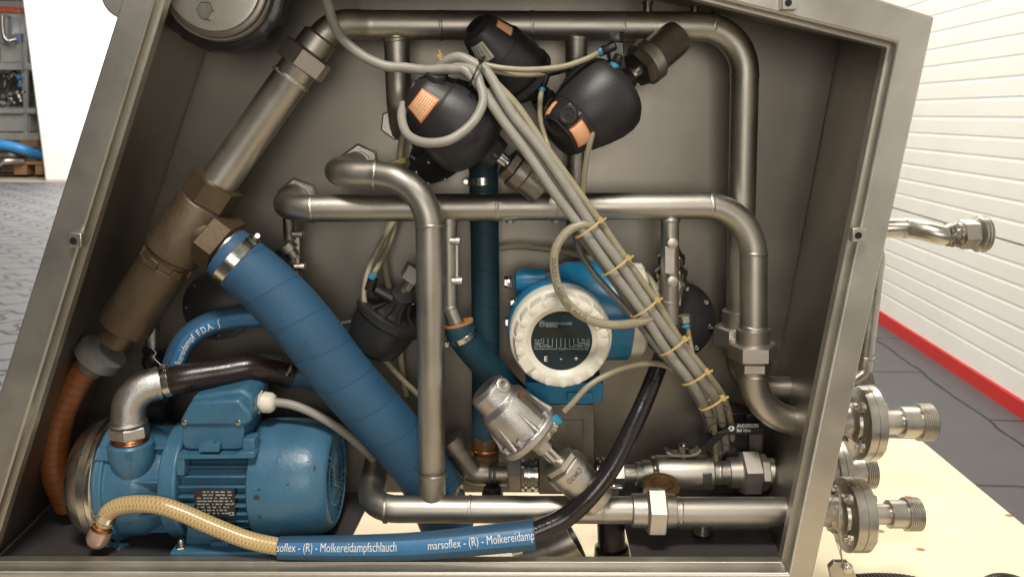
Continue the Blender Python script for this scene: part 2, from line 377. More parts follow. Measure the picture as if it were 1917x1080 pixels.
# white partition block behind the left of the cabinet
a = G(84, 340, 0); t = T('white_partition', 'tall plain white partition wall standing behind the left edge of the cabinet', 'wall', a)
b = MB(); b.prism([(a.x, a.y, .0), (a.x+6, a.y, .0), (a.x+6, a.y+.5, .0), (a.x, a.y+.5, .0)], Vector((0, 0, 5)))
b.build('wall_panel', whitew, t, bevel=.03)
b = MB(); b.prism([(-14, YR+3.4, 0), (9, YR+3.4, 0), (9, YR+3.6, 0), (-14, YR+3.6, 0)], Vector((0, 0, 6)))
one(b, 'hall_wall', whitew, 'white far wall of the hall seen behind the machine rack at top left', 'wall', smooth=0)
# right-hand sectional wall
d = ray(1060, 213); d.z = 0; d.normalize(); base = G(1917, 785, 0); nrm = Vector((-d.y, d.x, 0))
def onw(x, y):
    r = ray(x, y); k = (base-CAM).dot(nrm)/r.dot(nrm); return CAM+r*k
zs = [onw(1917, 460-40.2*i).z for i in range(-8, 30)]
st = zs[1]-zs[0]; z_red = onw(1917, 750).z
t = T('sectional_wall', 'white wall of horizontal ribbed panels with a red base running along the right', 'wall', base)
s0 = base-d*5; L_ = 45
def wallstrip(z0, z1, off, thick=.06):
    mb = MB(); p = s0+nrm*off; mb.prism([(p.x, p.y, z0), (p.x, p.y, z1), (p.x-nrm.x*thick, p.y-nrm.y*thick, z1), (p.x-nrm.x*thick, p.y-nrm.y*thick, z0)], d*L_); return mb
prof = []
zb = onw(1917, 460).z
k = -9
z = zb-9*st
pr = [(z_red, 0)]
zz = zb-8*st
while zz < 6:
    if zz > z_red+.02:
        if abs(zz-zb) < st*.3: pr += [(zz-.006, 0), (zz-.004, -.02), (zz+.002, -.02), (zz+.004, 0)]
        else: pr += [(zz-.010, 0), (zz-.002, -.0016), (zz+.002, -.0016), (zz+.008, 0)]
    zz += st
mb = MB(); ps = [s0+nrm*o2 + Vector((0, 0, z2)) for z2, o2 in pr]+[s0-nrm*.08+Vector((0, 0, pr[-1][0])), s0-nrm*.08+Vector((0, 0, pr[0][0]))]
mb.prism(ps, d*L_); mb.build('panels', panelw, t, smooth=0)
wallstrip(0, z_red-.002, .012, .08).build('base_strip', redm, t, smooth=0)
# plywood board under the machine
ZP = .285
b = MB(); b.prism([G(-260, 752, ZP), G(1722, 822, ZP), G(2420, 1398, ZP), G(2100, 2600, ZP), G(-900, 1500, ZP)], Vector((0, 0, -.024)))
PLY = one(b, 'plywood_board', ply, 'large pale plywood board with small knots lying beneath the steel cabinet', 'board', smooth=0)
for i, (x0, y0, x1, y1) in enumerate(((-300, 790, 1690, 860), (-500, 1150, 2150, 1260))):
    b = MB(); A = G(x0, y0, ZP-.026); B = G(x1, y1, ZP-.026); dd = (B-A).normalized(); nn = Vector((-dd.y, dd.x, 0))*.09
    b.prism([A-nn, B-nn, B+nn, A+nn], Vector((0, 0, -(ZP-.028))))
    one(b, 'timber_bearer', wood, ['rear timber bearer carrying the far edge of the plywood board', 'front timber bearer carrying the near side of the plywood board'][i], 'timber', 'bearers under the plywood board', smooth=0)
# ------------------------------------------------------------------ background rack, pallet, hose
def bpx(mb, x0, y0, x1, y1, Y, th): return mb.pbox(x0, y0, x1, y1, Y, Y+th)
t = T('machine_rack', 'pale metal rack full of small fittings and valves in the far upper left', 'rack', P(20, 330, YR+.5))
Y0 = YR+.4
b = MB()
for (x0, y0, x1, y1) in ((-90, 118, 66, 131), (-90, 203, 66, 212), (-90, 249, 72, 262), (-90, -20, 60, -8)): bpx(b, x0, y0, x1, y1, Y0, .7)
for x in (-80, 44): bpx(b, x, -20, x+7, 322, Y0+.02, .06)
bpx(b, 3, 30, 14, 80, Y0+.02, .1)
b.build('frame', machm, t)
b = MB(); bpx(b, -80, 215, 56, 246, Y0+.08, .5); b.build('housing', machm, t); b = MB(); bpx(b, 2, 82, 50, 117, Y0+.12, .3); b.build('housing', machm, t)
b = MB(); bpx(b, 14, 28, 48, 66, Y0+.3, .1); b.build('white_panel', white_t, t)
b = MB(); bpx(b, 26, 63, 39, 79, Y0+.05, .1); b.build('junction_box', mat('rack_box_blue', (.20, .26, .42), 0, .5), t)
b = MB(); bpx(b, 40, 64, 52, 80, Y0+.07, .1); b.build('motor', mat('rack_motor', (.16, .11, .22), 0, .5), t)
for x, y in ((35, 144), (37, 159)):
    b = MB(); bpx(b, x-3, y-4, x+4, y+4, Y0-.02, .05); b.build('coupling', tealm, t)
rnd = random.Random(3)
for i in range(34):
    x = rnd.uniform(-8, 60); y = rnd.uniform(136, 198); b = MB(); ax = Ax(x, y, Y0+rnd.uniform(.0, .3), x+rnd.uniform(-1, 1), y+rnd.uniform(-1, 1)+.01); ln = rnd.uniform(5, 22); r = rnd.uniform(1, 4)
    b.lathe(ax, [(0, r), (ln*.4, r), (ln*.4, r*1.6), (ln*.6, r*1.6), (ln*.6, r), (ln, r)], 10); b.build('valve', rnd.choice([steel_d, steel2, bright, darkink, machm]), t)
b = MB(); bpx(b, -60, 136, 64, 200, Y0+.45, .02); b.build('back_plate', steel_d, t)
b = MB(); b.tube(cr(pts([(-20, 20, Y0-.1), (10, 21, Y0-.1), (44, 23, Y0-.05)]), 5), .035); b.tube(cr(pts([(-20, 16, Y0-.1), (10, 14, Y0-.1), (44, 17, Y0-.05)]), 5), .02)
b.build('cable_tray', mat('rack_red_cable', (.55, .11, .05), 0, .5), t)
b = MB(); b.tube(pts([(32, -10, Y0-.15), (38, 60, Y0-.15), (45, 205, Y0-.15)]), .008); b.build('cord', cable, t)
b = MB(); b.tube(cr(pts([(4, 30, Y0-.1), (6, 62, Y0-.1), (14, 76, Y0-.08), (30, 74, Y0)]), 6), .03); b.build('pipe', steel2, t)
Yp = YR-.35
b = MB(); b.tube(cr(pts([(-60, 262, Yp-.1), (-15, 270, Yp-.1), (20, 274, Yp-.1), (52, 283, Yp), (84, 296, Yp+.3)]), 8), .085)
one(b, 'thick_hose', tealm, 'thick bright blue hose lying over the pallet in the far left background', 'hose')
for i, q in enumerate([[(-60, 300, Yp), (0, 288, Yp), (30, 291, Yp+.1), (46, 297, Yp+.3)], [(-60, 330, Yp-.2), (-10, 312, Yp-.2), (10, 302, Yp-.2), (44, 302, Yp)]]):
    b = MB(); b.tube(cr(pts(q), 8), .045 if i else .06); one(b, 'bent_pipe', steel2, ['upper grey pipe lying on the pallet under the bright blue background hose', 'lower pale pipe arching down over the front of the background pallet'][i], 'pipe', 'pipes lying on the background pallet')
b = MB(); bpx(b, 36, 263, 70, 275, Yp+.6, .3); one(b, 'wooden_crate', wood, 'small orange brown wooden crate under the rack shelf behind the blue hose', 'crate')
t = T('wooden_pallet', 'brown wooden pallet on the pale floor at far left behind the cabinet', 'pallet', P(30, 331, Yp))
b = MB(); bpx(b, -90, 303, 80, 308, Yp, .8); b.build('deck', wood, t)
for x in (-60, 26, 66):
    b = MB(); bpx(b, x, 308, x+(24 if x == 26 else 14), 327, Yp+.02, .7); b.build('block', wood, t)
b = MB(); bpx(b, -90, 325, 80, 329, Yp+.3, .4); b.build('bottom_board', wood, t)

# ================================================================== the steel cabinet
BY = .26
out = [(-106, 1125), (1497, 1125), (1731, 36), (1150, -150), (295, -150)]
inn = [(-20, 1053), (1466, 1055), (1663, 84), (1150, -42), (320, -42)]
cab = T('steel_cabinet', 'open slanted stainless steel cabinet housing pipes, valves, hoses and a pump', 'cabinet', P(700, 1120, 0))
def ringframe(out, inn, y0, y1):
    b = MB(); O0 = [P(x, y, 0)+Vector((0, y0, 0)) for x, y in out]; I0 = [P(x, y, 0)+Vector((0, y0, 0)) for x, y in inn]
    O1 = [p+Vector((0, y1-y0, 0)) for p in O0]; I1 = [p+Vector((0, y1-y0, 0)) for p in I0]; n = len(out); b.V = O0+I0+O1+I1
    for i in range(n):
        j = (i+1) % n
        for f in ((i, j, n+j, n+i), (2*n+i, 3*n+i, 3*n+j, 2*n+j), (i, 2*n+i, 2*n+j, j), (n+i, n+j, 3*n+j, 3*n+i)): b.Fc.append(f); b.UV.append(None)
    return b
ringframe(out, inn, -.028, .012).build('front_frame', framem, cab, smooth=50, bevel=.0045)
# thin bright lip just inside the frame
inn2 = [(-23, 1057), (1469, 1059), (1667, 80), (1150, -47), (317, -47)]
lip = [(-13, 1047), (1460, 1048), (1657, 90), (1150, -38), (326, -38)]
ringframe(inn2, lip, -.006, .0115).build('inner_lip', framem, cab, smooth=50, bevel=.0012)
iF = [(x, y) for x, y in [(-24, 1060), (1471, 1060), (1668, 80), (1150, -48), (316, -48)]]
F_ = [P(x, y, 0)+Vector((0, .0125, 0)) for x, y in iF]
zf = F_[0].z-.002
Bp = [Vector((P(115, 903, BY).x, BY, zf)), Vector((P(1412, 903, BY).x, BY, zf)), P(1572, 76, BY), P(1100, -25, BY), P(437, -55, BY)]
def sheet(quad, th, name, m, lab=None):
    b = MB(); a, c, d_ = quad[0], quad[1], quad[2]; n = (c-a).cross(d_-a).normalized(); ctr = sum((q for q in quad), Vector())/len(quad)
    if n.dot(P(800, 500, .13)-ctr) > 0: n = -n
    b.prism(quad, n*th); return b.build(name, m, cab, smooth=0, label=lab)
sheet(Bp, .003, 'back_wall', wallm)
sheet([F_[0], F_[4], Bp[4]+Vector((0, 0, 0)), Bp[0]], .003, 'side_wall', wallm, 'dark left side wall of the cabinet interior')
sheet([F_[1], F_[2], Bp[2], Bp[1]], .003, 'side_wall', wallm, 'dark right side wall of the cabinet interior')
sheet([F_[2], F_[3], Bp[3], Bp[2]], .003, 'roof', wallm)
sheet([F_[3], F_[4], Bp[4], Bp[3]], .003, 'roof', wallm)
# folded seams at the back corners
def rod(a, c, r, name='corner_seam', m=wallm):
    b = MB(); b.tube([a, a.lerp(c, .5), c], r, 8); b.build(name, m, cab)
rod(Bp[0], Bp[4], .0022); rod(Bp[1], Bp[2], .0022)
# bottom pieces
def floorp(pix, name, m, th=.004, lab=None):
    b = MB(); b.prism([G(x, y, zf) for x, y in pix], Vector((0, 0, -th))); b.build(name, m, cab, smooth=0, label=lab, bevel=.0008)
floorp([(-60, 1056), (632, 1056), (712, 896), (60, 896)], 'floor_tray', baseplate)
floorp([(1186, 1056), (1500, 1056), (1470, 975), (1440, 896), (1150, 896)], 'base_plate', baseplate)
b = MB(); a = G(1310, 1000, zf)
# mounting lugs with a dark bolt hole
for (x, y, s) in ((139, 450, 13), (1609, 440, 13), (1478, 5, 14)):
    b = MB(); b.pbox(x-s, y-s, x+s, y+s, -.042, -.0285); lg = b.build('mounting_lug', framem, cab, bevel=.0015)
    b = MB(); ax = axv(P(x-2, y+1, -.0425), (0, -1, 0)); b.lathe(ax, [(0, 6.5), (.6, 6.5), (.6, 5.5), (.8, 5.4)], 20); b.build('bolt_hole', hole, lg)
# rounded hinge lug at the top left of the frame
b = MB(); ax = axv(P(232, -10, -.012), (0, 1, 0)); b.lathe(ax, [(0, 42), (3, 45), (34, 45), (36, 42)], 36); b.build('hinge_lug', framem, cab)
# hexagon lock nuts where the pipes pass through the back wall
for (x, y, r) in ((676, 306, 37), (560, 372, 40), (742, 232, 30)):
    b = MB(); ax = axv(P(x, y, BY-.001), (0, -1, 0)); b.hexn(ax, 0, 12, r, .3); b.lathe(ax, [(12, r*.74), (15, r*.74), (15, r*.62), (24, r*.6)], 30); b.build('lock_nut', nutm, cab)
# round cover in the upper left
t = T('round_cover', 'round steel cover disc with central hex bolt and ragged black rubber rim at upper left', 'cover', P(396, -32, .02))
ax = axv(P(396, -36, .03), (0, 1, 0))
b = MB(); b.lathe(ax, [(0, 84), (1, 90), (4, 92), (5, 92), (5, 88), (9, 88)], 64); b.build('disc', framem, t)
b = MB(); b.lathe(ax, [(9, 88), (9, 98), (11, 101), (16, 102), (17, 98), (22, 98), (22, 106), (26, 109), (34, 109), (36, 104), (100, 104)], 64); b.build('ring', wallm, t)
rr = random.Random(5); jag = [rr.uniform(-2.2, 2.2)+(5 if rr.random() < .1 else 0) for _ in range(72)]
b = MB(); b.lathe(ax, [(37, 105), (38, 121), (42, 127), (88, 127), (94, 121), (96, 105)], 72, rf=lambda t_, r, p: r+(jag[int(p/6.2832*72) % 72] if r > 110 else 0)); b.build('rubber_rim', rubber, t)
a2 = axv(P(388, 22, .03), (0, -1, 0))
b = MB(); b.hexn(a2, 0, 12, 17, .2, .1); b.lathe(a2, [(0, 19), (1.5, 19)], 24); b.build('bolt', steel2, t)

# ================================================================== rigid pipework
def pipeobj(name, label, at): return T(name, label, 'pipe', at, None)
def k_(x, y, Y): return U(P(x, y, Y))
# ---- upper header
H = .15
t = pipeobj('header_pipe', 'topmost steel pipe crossing the cabinet and turning down at the right', P(1000, 50, H)); r = 27*k_(1000, 50, H)
b = MB(); pp_ = fil([P(584, 92, .115), P(626, 45, .125), P(690, 47, H), P(1396, 51, H), P(1384, 605, .17)], [.055, .05, .075])
b.tube(pp_, r*.985, 28)
for (x, y, dd) in ((672, 47, (1, 0, 0)), (826, 48, (1, 0, 0)), (996, 49, (1, 0, 0)), (1165, 50, (1, 0, 0)), (1333, 51, (1, 0, 0)), (1408, 136, (0, 0, 1))):
    b.weld(P(x, y, H) if x < 1400 else P(1394, 142, H+.005), dd, r)
b.build('tube', steel, t)
b = MB(); kk = k_(742, 100, H)
b.tube(fil([P(742, 56, H+.006), P(747, 190, H+.006), P(752, 243, .255)], .035), 24.2*kk, 28); b.weld(P(742, 76, H), (0, 0, 1), 25*kk); b.build('branch', steel, t)
b = MB(); b.tube([P(1079, 52, H), P(1079, 250, H+.03)], 20.5*kk, 24); b.weld(P(1079, 72, H), (0, 0, 1), 21*kk); b.weld(P(1078, 108, H), (0, 0, 1), 20.5*kk, .001)
b.tube([P(1079, 240, H+.03), P(1076, 430, H+.045)], 16.5*kk, 24); b.weld(P(1077, 314, H+.035), (0, 0, 1), 17*kk, .0014); b.build('branch', steel, t)
# union on the lower right leg
ax = Ax(1384, 572, .17, 1382, 700, .17)
b = MB(); b.lathe(ax, [(8, 27), (9, 31), (36, 31), (37, 28)], 28); b.build('collar', steel, t); b = MB(); b.lathe(ax, [(76, 28), (77, 31), (94, 31), (96, 27)], 28); b.build('collar', steel, t)
b = MB(); b.hexn(ax, 37, 76, 46, .38); b.build('union_nut', nutm, t)
b = MB(); b.tube(fil([P(1383, 660, .17), P(1385, 728, .17), P(1493, 729, .17)], .075), 25*k_(1400, 700, .17), 26); b.lathe(Ax(1489, 729, .17, 1500, 729, .17), [(0, 25), (1, 27), (8, 27), (9, 20)], 24); b.build('outlet_elbow', steel_d, t)
for x, y in ((1212, 12), (1300, 12)):
    b = MB(); b.lathe(axv(P(x, y+12, H), (0, 0, 1)), [(0, 8), (14, 8), (14, 10), (20, 10)], 16); b.build('stud', steel_d, t)
# ---- angled pipe with union nut
ax = Ax(603, 66, .115, 403, 350, .095)
t = pipeobj('inclined_pipe', 'thick steel pipe slanting down left from the union nut to the brass tee', ax.A)
b = MB(); b.lathe(ax, [(62, 33.5), (64, 36), (66, 35), (360, 35)], 32); b.weld(ax.pt(98, 0), ax.d, 35.3*ax.k, .0016); b.build('tube', steel, t)
b = MB()
b.lathe(ax, [(96, 35)]+[(100+i, 37+(i % 2)) for i in range(4)]+[(104, 35)], 20, rf=lambda t_, r, p: r+1.6*math.sin(7*p+t_)-1.2*math.sin(3*p)); b.build('weld_bead', tape, t)
b = MB(); b.lathe(ax, [(2, 27), (6, 33), (36, 34), (38, 32)], 32); b.build('collar', steel, t)
b = MB(); b.hexn(ax, 38, 76, 50, .25); b.build('union_nut', nutm, t)
# ---- middle pipe
M = .125
t = pipeobj('middle_pipe', 'steel pipe crossing mid cabinet, turning down to a union nut and out right', P(900, 388, M)); r = 25.5*k_(1000, 386, M)
b = MB(); Pm = [P(552, 366, .255), P(527, 391, M), P(1411, 384, M), P(1411, 660, .11)]
b.tube(fil(Pm, [.06, .085]), r, 28)
for x, y in ((585, 391), (930, 388), (1040, 387), (1330, 385)): b.weld(P(x, y, M), (1, 0, 0), r*1.005)
b.weld(P(1411, 474, .119), (0, 0, 1), r); b.weld(P(1411, 612, .111), (0, 0, 1), r, .003)
b.build('tube', steel, t)
ax = Ax(1410, 612, .11, 1408, 700, .11)
b = MB(); b.lathe(ax, [(2, 27), (3, 31.5), (30, 31.5), (31, 30)], 30); b.build('collar', steel, t)
b = MB(); b.hexn(ax, 30, 62, 46, .38); b.build('union_nut', nutm, t)
b = MB(); b.hexn(ax, 64, 84, 36, .38); b.build('union_base', nutm, t)
b = MB(); b.tube(fil([P(1410, 690, .11), P(1410, 788, .11), P(1600, 788, .11)], .085), 26.5*k_(1410, 740, .11), 28); b.weld(P(1410, 702, .11), (0, 0, 1), 27*k_(1410, 700, .11)); b.weld(P(1497, 788, .11), (1, 0, 0), 27*k_(1500, 788, .11)); b.build('outlet_elbow', steel, t)
kk = k_(850, 450, M)
b = MB(); b.tube(fil([P(840, 405, M), P(842, 575, M), P(862, 622, M)], .03), [14.5*kk]*13 if 0 else 15.5*kk, 22); b.weld(P(841, 418, M), (0, 0, 1), 15.5*kk, .0016); b.weld(P(842, 574, M), (0, 0, 1), 15.5*kk, .0018); b.build('branch', steel, t)
b = MB(); b.tube([P(1254, 400, M), P(1254, 606, M)], 17*kk, 22); b.weld(P(1254, 412, M), (0, 0, 1), 18*kk, .0022); b.weld(P(1254, 563, M), (0, 0, 1), 17*kk, .0016); b.build('branch', steel, t)
b = MB(); b.lathe(Ax(1254, 606, M, 1254, 630), [(0, 18.5), (2, 19), (8, 19), (10, 16), (12, 14)], 22); b.build('copper_ring', copper, t)
b = MB(); b.tube([P(540, 405, .16), P(543, 470, .165), P(556, 520, .17)], 11*kk, 18); b.build('branch', steel_d, t)
for nm, l in (('pin', ((851, 451, .105, 1), (855, 526, .105, 1), (1254, 452, .09, 0), (1254, 522, .09, 0), (557, 438, .155, 1), (561, 500, .155, 1))),):
    for x, y, Y, side in l:
        b = MB(); ax = Ax(x-6, y, Y, x+12, y) if side else axv(P(x, y, Y+.02), (0, -1, 0)); rr_ = 8 if side else 10
        b.lathe(ax, [(-3, rr_*.8), (9 if side else 20, rr_*.8), (9 if side else 20, rr_), (16 if side else 26, rr_), (17 if side else 27, rr_*.8)], 20); b.build(nm, nutm, t)
for x0, y0, x1, y1, Y in ((849, 458, 858, 520, .118), (1245, 462, 1263, 512, .098), (553, 445, 560, 495, .16)):
    b = MB(); b.pbox(x0, y0, x1, y1, Y, Y+.006); b.build('flat_bar', nutm, t, bevel=.0006)
for x in (955, 1040):
    b = MB(); b.lathe(Ax(x, 405, M+.01, x, 420), [(0, 9), (9, 9), (12, 7)], 16); b.build('stud', nutm, t)
# ---- front pipe: elbow, long vertical leg and bottom run
FY = .062
t = pipeobj('front_pipe', 'steel pipe with goose neck elbow, long vertical leg and bottom run', P(806, 700, FY)); r = 27*k_(800, 600, FY)
b = MB(); b.tube(fil([P(672, 306, .255), P(618, 326, .10), P(700, 326, .09), P(803, 345, FY), P(809, 870, FY+.006), P(810, 941, FY+.0075)], [.05, .055, .075, .3], 12), r*.95, 30)
b.weld(P(703, 327, .09), (1, 0, -.1), r*1.01); b.weld(P(805, 421, FY), (0, 0, 1), r, .002); b.weld(P(810, 886, FY), (0, 0, 1), r, .002); b.build('vertical_tube', steel, t)
b = MB(); k9 = k_(900, 950, FY)
b.tube(fil([P(706, 862, .2), P(690, 952, FY), P(1190, 954, FY)], .05, 12), 25.4*k9, 28)
for x in (722, 880, 1125): b.weld(P(x, 952.5, FY), (1, 0, 0), 25.5*k9)
b.build('bottom_tube', steel, t)
b = MB(); ax = Ax(1180, 955, FY, 1300, 956); b.lathe(ax, [(0, 24), (3, 31), (28, 32), (30, 30)], 32); b.build('collar', steel, t); b = MB(); b.lathe(ax, [(64, 32), (82, 31), (84, 27)], 32); b.build('collar', steel, t)
b = MB(); b.hexn(ax, 29, 64, 46, .15); b.build('union_nut', nutm, t)
b = MB(); b.tube([P(1262, 957, FY), P(1590, 957, FY)], 27*k9, 30); b.weld(P(1272, 957, FY), (1, 0, 0), 27*k9); b.build('outlet_tube', steel, t)
# ---- rear lower pipe with ball valve
RY = .17
t = pipeobj('rear_lower_pipe', 'short stainless pipe with hex unions behind the long bottom pipe', P(1150, 885, RY))
b = MB(); ax = Ax(1140, 887, RY, 1300, 885); b.lathe(ax, [(0, 17), (50, 17), (50, 22), (62, 22), (62, 25), (88, 25), (90, 28)], 26); b.build('tube', steel, t); b = MB()
b.lathe(ax, [(192, 22), (222, 22), (223, 28), (244, 29), (246, 26)], 28); b.weld(ax.pt(205), ax.d, 22*ax.k); b.build('tube', steel, t); b = MB(); b.lathe(ax, [(290, 22), (296, 26), (322, 26), (324, 22), (460, 22)], 28); b.build('tube', steel, t)
b = MB(); b.hexn(ax, 5, 28, 27, .3); b.build('hex_nut', nutm, t)
b = MB(); b.hexn(ax, 244, 279, 44, .05); b.build('union_nut', nutm, t)
b = MB(); b.hexn(ax, 279, 296, 34, .5); b.build('hex_nut', nutm, t)
t = T('ball_valve', 'stainless ball valve with a black sleeved lever in the lower right of the cabinet', 'valve', P(1280, 883, RY))
b = MB(); ax = Ax(1228, 884, RY, 1340, 883); b.lathe(ax, [(-3, 24), (-2, 29), (0, 31), (2, 32), (102, 33), (104, 31), (105, 28)], 36); b.build('body', steel, t)
b = MB(); b.torus(ax, -3, 29, 2.4); b.torus(ax, -7, 28, 2); b.build('seal_ring', bright, t)
b = MB(); b.pbox(1316, 886, 1333, 908, RY-.032, RY-.02); b.build('flat_pad', steel_d, t, bevel=.001)
zc = P(1279, 850, RY)
b = MB(); a3 = axv(zc, (0, 0, 1), k_(1279, 850, RY)); b.lathe(a3, [(-6, 9), (5, 9), (5, 7), (18, 7)], 18); b.build('stem', steel_d, t)
b = MB(); b.hexn(a3, 5, 18, 11, .3, .12); b.lathe(a3, [(4, 13), (6, 13)], 22); b.lathe(a3, [(18, 6), (21, 5)], 16); b.build('nut', steel2, t)
def strip(pixs, Yc, wid, th_px):
    b = MB(); p = [P(x, y, Yc) for x, y in pixs]; n = len(p); rings = []
    for i in range(n):
        dd = (p[min(i+1, n-1)]-p[max(i-1, 0)]).normalized(); up = Vector((-dd.z, 0, dd.x))*th_px*U(p[i])/2; w = Vector((0, wid/2, 0)); rings.append([p[i]-up-w, p[i]-up+w, p[i]+up+w, p[i]+up-w])
    return b.ring_skin(rings)
lv = strip([(1246, 842), (1258, 848), (1290, 849), (1302, 846), (1316, 832), (1330, 818)], RY-.004, .02, 5).build('lever', steel2, t, smooth=20, bevel=.0006)
gp = strip([(1310, 838), (1349, 806), (1358, 802), (1427, 802)], RY-.006, .024, 15).build('lever_sleeve', black, t, smooth=20, bevel=.002)
text('ANDERSON', .0098, flat(1379, 800, RY-.0186), 'sleeve_text', white_t, gp, 1, bold=.01, sx=.72)
text('Ball Valve', .0085, flat(1379, 808, RY-.0186), 'sleeve_text', white_t, gp, 1, bold=.01, sx=.75)
b = MB(); a4 = axv(P(1369, 801.5, RY-.0184), (0, -1, 0)); b.lathe(a4, [(0, 5.6), (.4, 5.6), (.4, 5.3), (.5, 5.2)], 20); b.build('logo_disc', white_t, gp)
text('A', .0075, flat(1366, 804.5, RY-.0191), 'logo_letter', black, gp, 1, bold=.02)
# ================================================================== brass tee, big blue hose, amber hose
ax = Ax(404, 349, .095, 213, 640, .095)
t = T('brass_tee', 'tarnished brown brass tee fitting with hex ends between steel pipe and blue hose', 'pipe fitting', ax.pt(120))
b = MB(); b.hexn(ax, -12, 36, 50, .35, .05); b.build('hex_end', brass, t)
b = MB(); b.lathe(ax, [(34, 40), (36, 47), (40, 50), (156, 53), (160, 50), (161, 45)], 40)
bx_ = Ax(342, 440, .09, 418, 480, .085); bx_k = ax.k
bd = (P(470, 499, .083)-P(352, 410, .094)); brn = axv(P(347, 406, .097), bd, ax.k)
b.lathe(brn, [(4, 46), (44, 45), (58, 43), (70, 40)], 36); b.build('body', brass2, t)
b = MB(); b.hexn(brn, 54, 98, 58, .5, .06); b.build('branch_nut', brass2, t)
b = MB(); b.lathe(brn, [(96, 36), (98, 46), (104, 46), (104, 38), (126, 38)], 32); b.build('nipple', steel2, t)
t = T('brass_sleeve', 'long tarnished brass sleeve with notched collar below the brass tee', 'pipe fitting', ax.pt(250))
b = MB(); b.lathe(ax, [(160, 38), (161, 45), (180, 45.5), (182, 44), (184, 47), (334, 50), (338, 47), (339, 38)], 40); b.build('sleeve', brass2, t)
for i in range(6):
    b = MB(); ph = i*math.pi/3+.4; c = ax.pt(178, 46, ph); dd = (c-ax.pt(178)).normalized(); a2 = axv(c, dd, ax.k)
    m3 = Matrix((ax.d, dd, ax.d.cross(dd))).transposed(); b.bx(c, 17*ax.k, 6*ax.k, 20*ax.k, m3); b.build('collar_lug', brass, t, bevel=.001)
b = MB(); b.lathe(ax, [(338, 30), (376, 30)], 28); b.build('nipple', brass, t)
ax2 = Ax(196, 655, .1, 166, 690, .1)
b = MB(); b.lathe(ax2, [(0, 30), (2, 44), (24, 45), (28, 40), (28, 28), (48, 26)], 36); one(b, 'pipe_collar', greyp, 'dull grey ring collar joining brass sleeve to the amber hose', 'collar')
p = cr(pts([(172, 683, .1), (150, 703, .1), (116, 768, .1), (103, 833, .11), (106, 890, .12), (128, 945, .14)]), 10)
b = MB(); b.tube(p, 25*k_(110, 800, .11), 26); one(b, 'amber_hose', boot, 'amber brown ribbed hose curving down the left side to the pump', 'hose')
# big wrapped hose
pb = Path(cr(pts([(421, 470, .085), (440, 485, .085), (505, 541, .088), (575, 617, .092), (642, 704, .10), (726, 800, .12), (797, 890, .145), (840, 985, .17)]), 12))
b = MB(); n = len(pb.p); kk = k_(560, 620, .09); b.tube(pb.p, [kk*(49+8*min(1, i/(n*.35))) for i in range(n)], 40); one(b, 'wrapped_hose', hosew, 'thick blue fabric wrapped hose running diagonally from the brass tee to the bottom', 'hose')
axc = pb.ax(.022); axc.k = kk
clamp(None, axc, 53.5, 20, -math.pi*.48, label='clamp')['label'] = 'wide bright steel band clamp around the top of the thick blue diagonal hose'
t_ = bpy.data.objects['hose_clamp']; t_['category'] = 'hose clamp'
# ================================================================== electric pump
MY = .125
ax = Ax(100, 892, MY, 700, 892, MY); ax.ts = .929; ax.to = 60.6
kM = ax.k
t0 = T('electric_pump', 'blue electric pump with finned motor, fan cover and steel end cover', 'pump', ax.pt(300, 0))
def X(px):  # axis position showing at photo x on the near silhouette of the motor
    return px-100
b = MB(); b.lathe(ax, [(4, 40), (5, 78), (12, 94), (24, 104), (44, 110), (46, 114), (64, 114), (66, 118), (72, 119), (74, 116)], 64); b.build('end_cover', steel2, t0); b = MB(); b.lathe(ax, [(62, 112), (63, 119), (66, 121), (74, 121), (76, 119), (77, 112)], 64); b.build('cover_rim', bright, t0)
b = MB(); b.lathe(ax, [(74, 112), (90, 113), (92, 106), (140, 104), (158, 98), (176, 84), (186, 80), (196, 84), (198, 88)], 64)
for ph in (.9, -.35, 2.2, 3.6, 4.8): 
    c = ax.pt(90, 106, ph); dd = (c-ax.pt(90)).normalized(); m3 = Matrix((ax.d, dd, ax.d.cross(dd))).transposed(); b.bx(c, 30*kM, 20*kM, 26*kM, m3)
for ph in [i*math.pi/5+.1 for i in range(10)]:
    c = ax.pt(160, 92, ph); dd = (c-ax.pt(160)).normalized(); m3 = Matrix((ax.d, dd, ax.d.cross(dd))).transposed(); b.bx(c, 70*kM, 18*kM, 5*kM, m3)
b.build('pump_housing', bluep, t0, bevel=.0018)
b = MB(); b.lathe(ax, [(190, 80), (191, 100), (196, 108), (224, 109), (228, 106), (229, 92)], 64)
b.build('motor_flange', bluep, t0, bevel=.0012)
b = MB(); b.lathe(ax, [(226, 82), (230, 84), (372, 84), (374, 80)], 56)
for i in range(36):
    ph = 2*math.pi*i/36; c = ax.pt(303, 91, ph); dd = (c-ax.pt(303)).normalized()
    m3 = Matrix((ax.d, dd, ax.d.cross(dd))).transposed(); b.bx(c, 132*kM, 21*kM, 3.4*kM, m3)
b.build('finned_body', bluep, t0, smooth=20, bevel=.0004)
b = MB(); b.lathe(ax, [(358, 98), (359, 105), (362, 108), (400, 110), (440, 109), (470, 106), (492, 99), (502, 92), (506, 86), (506, 82), (500, 82)], 72); b.build('fan_cover', bluep, t0)
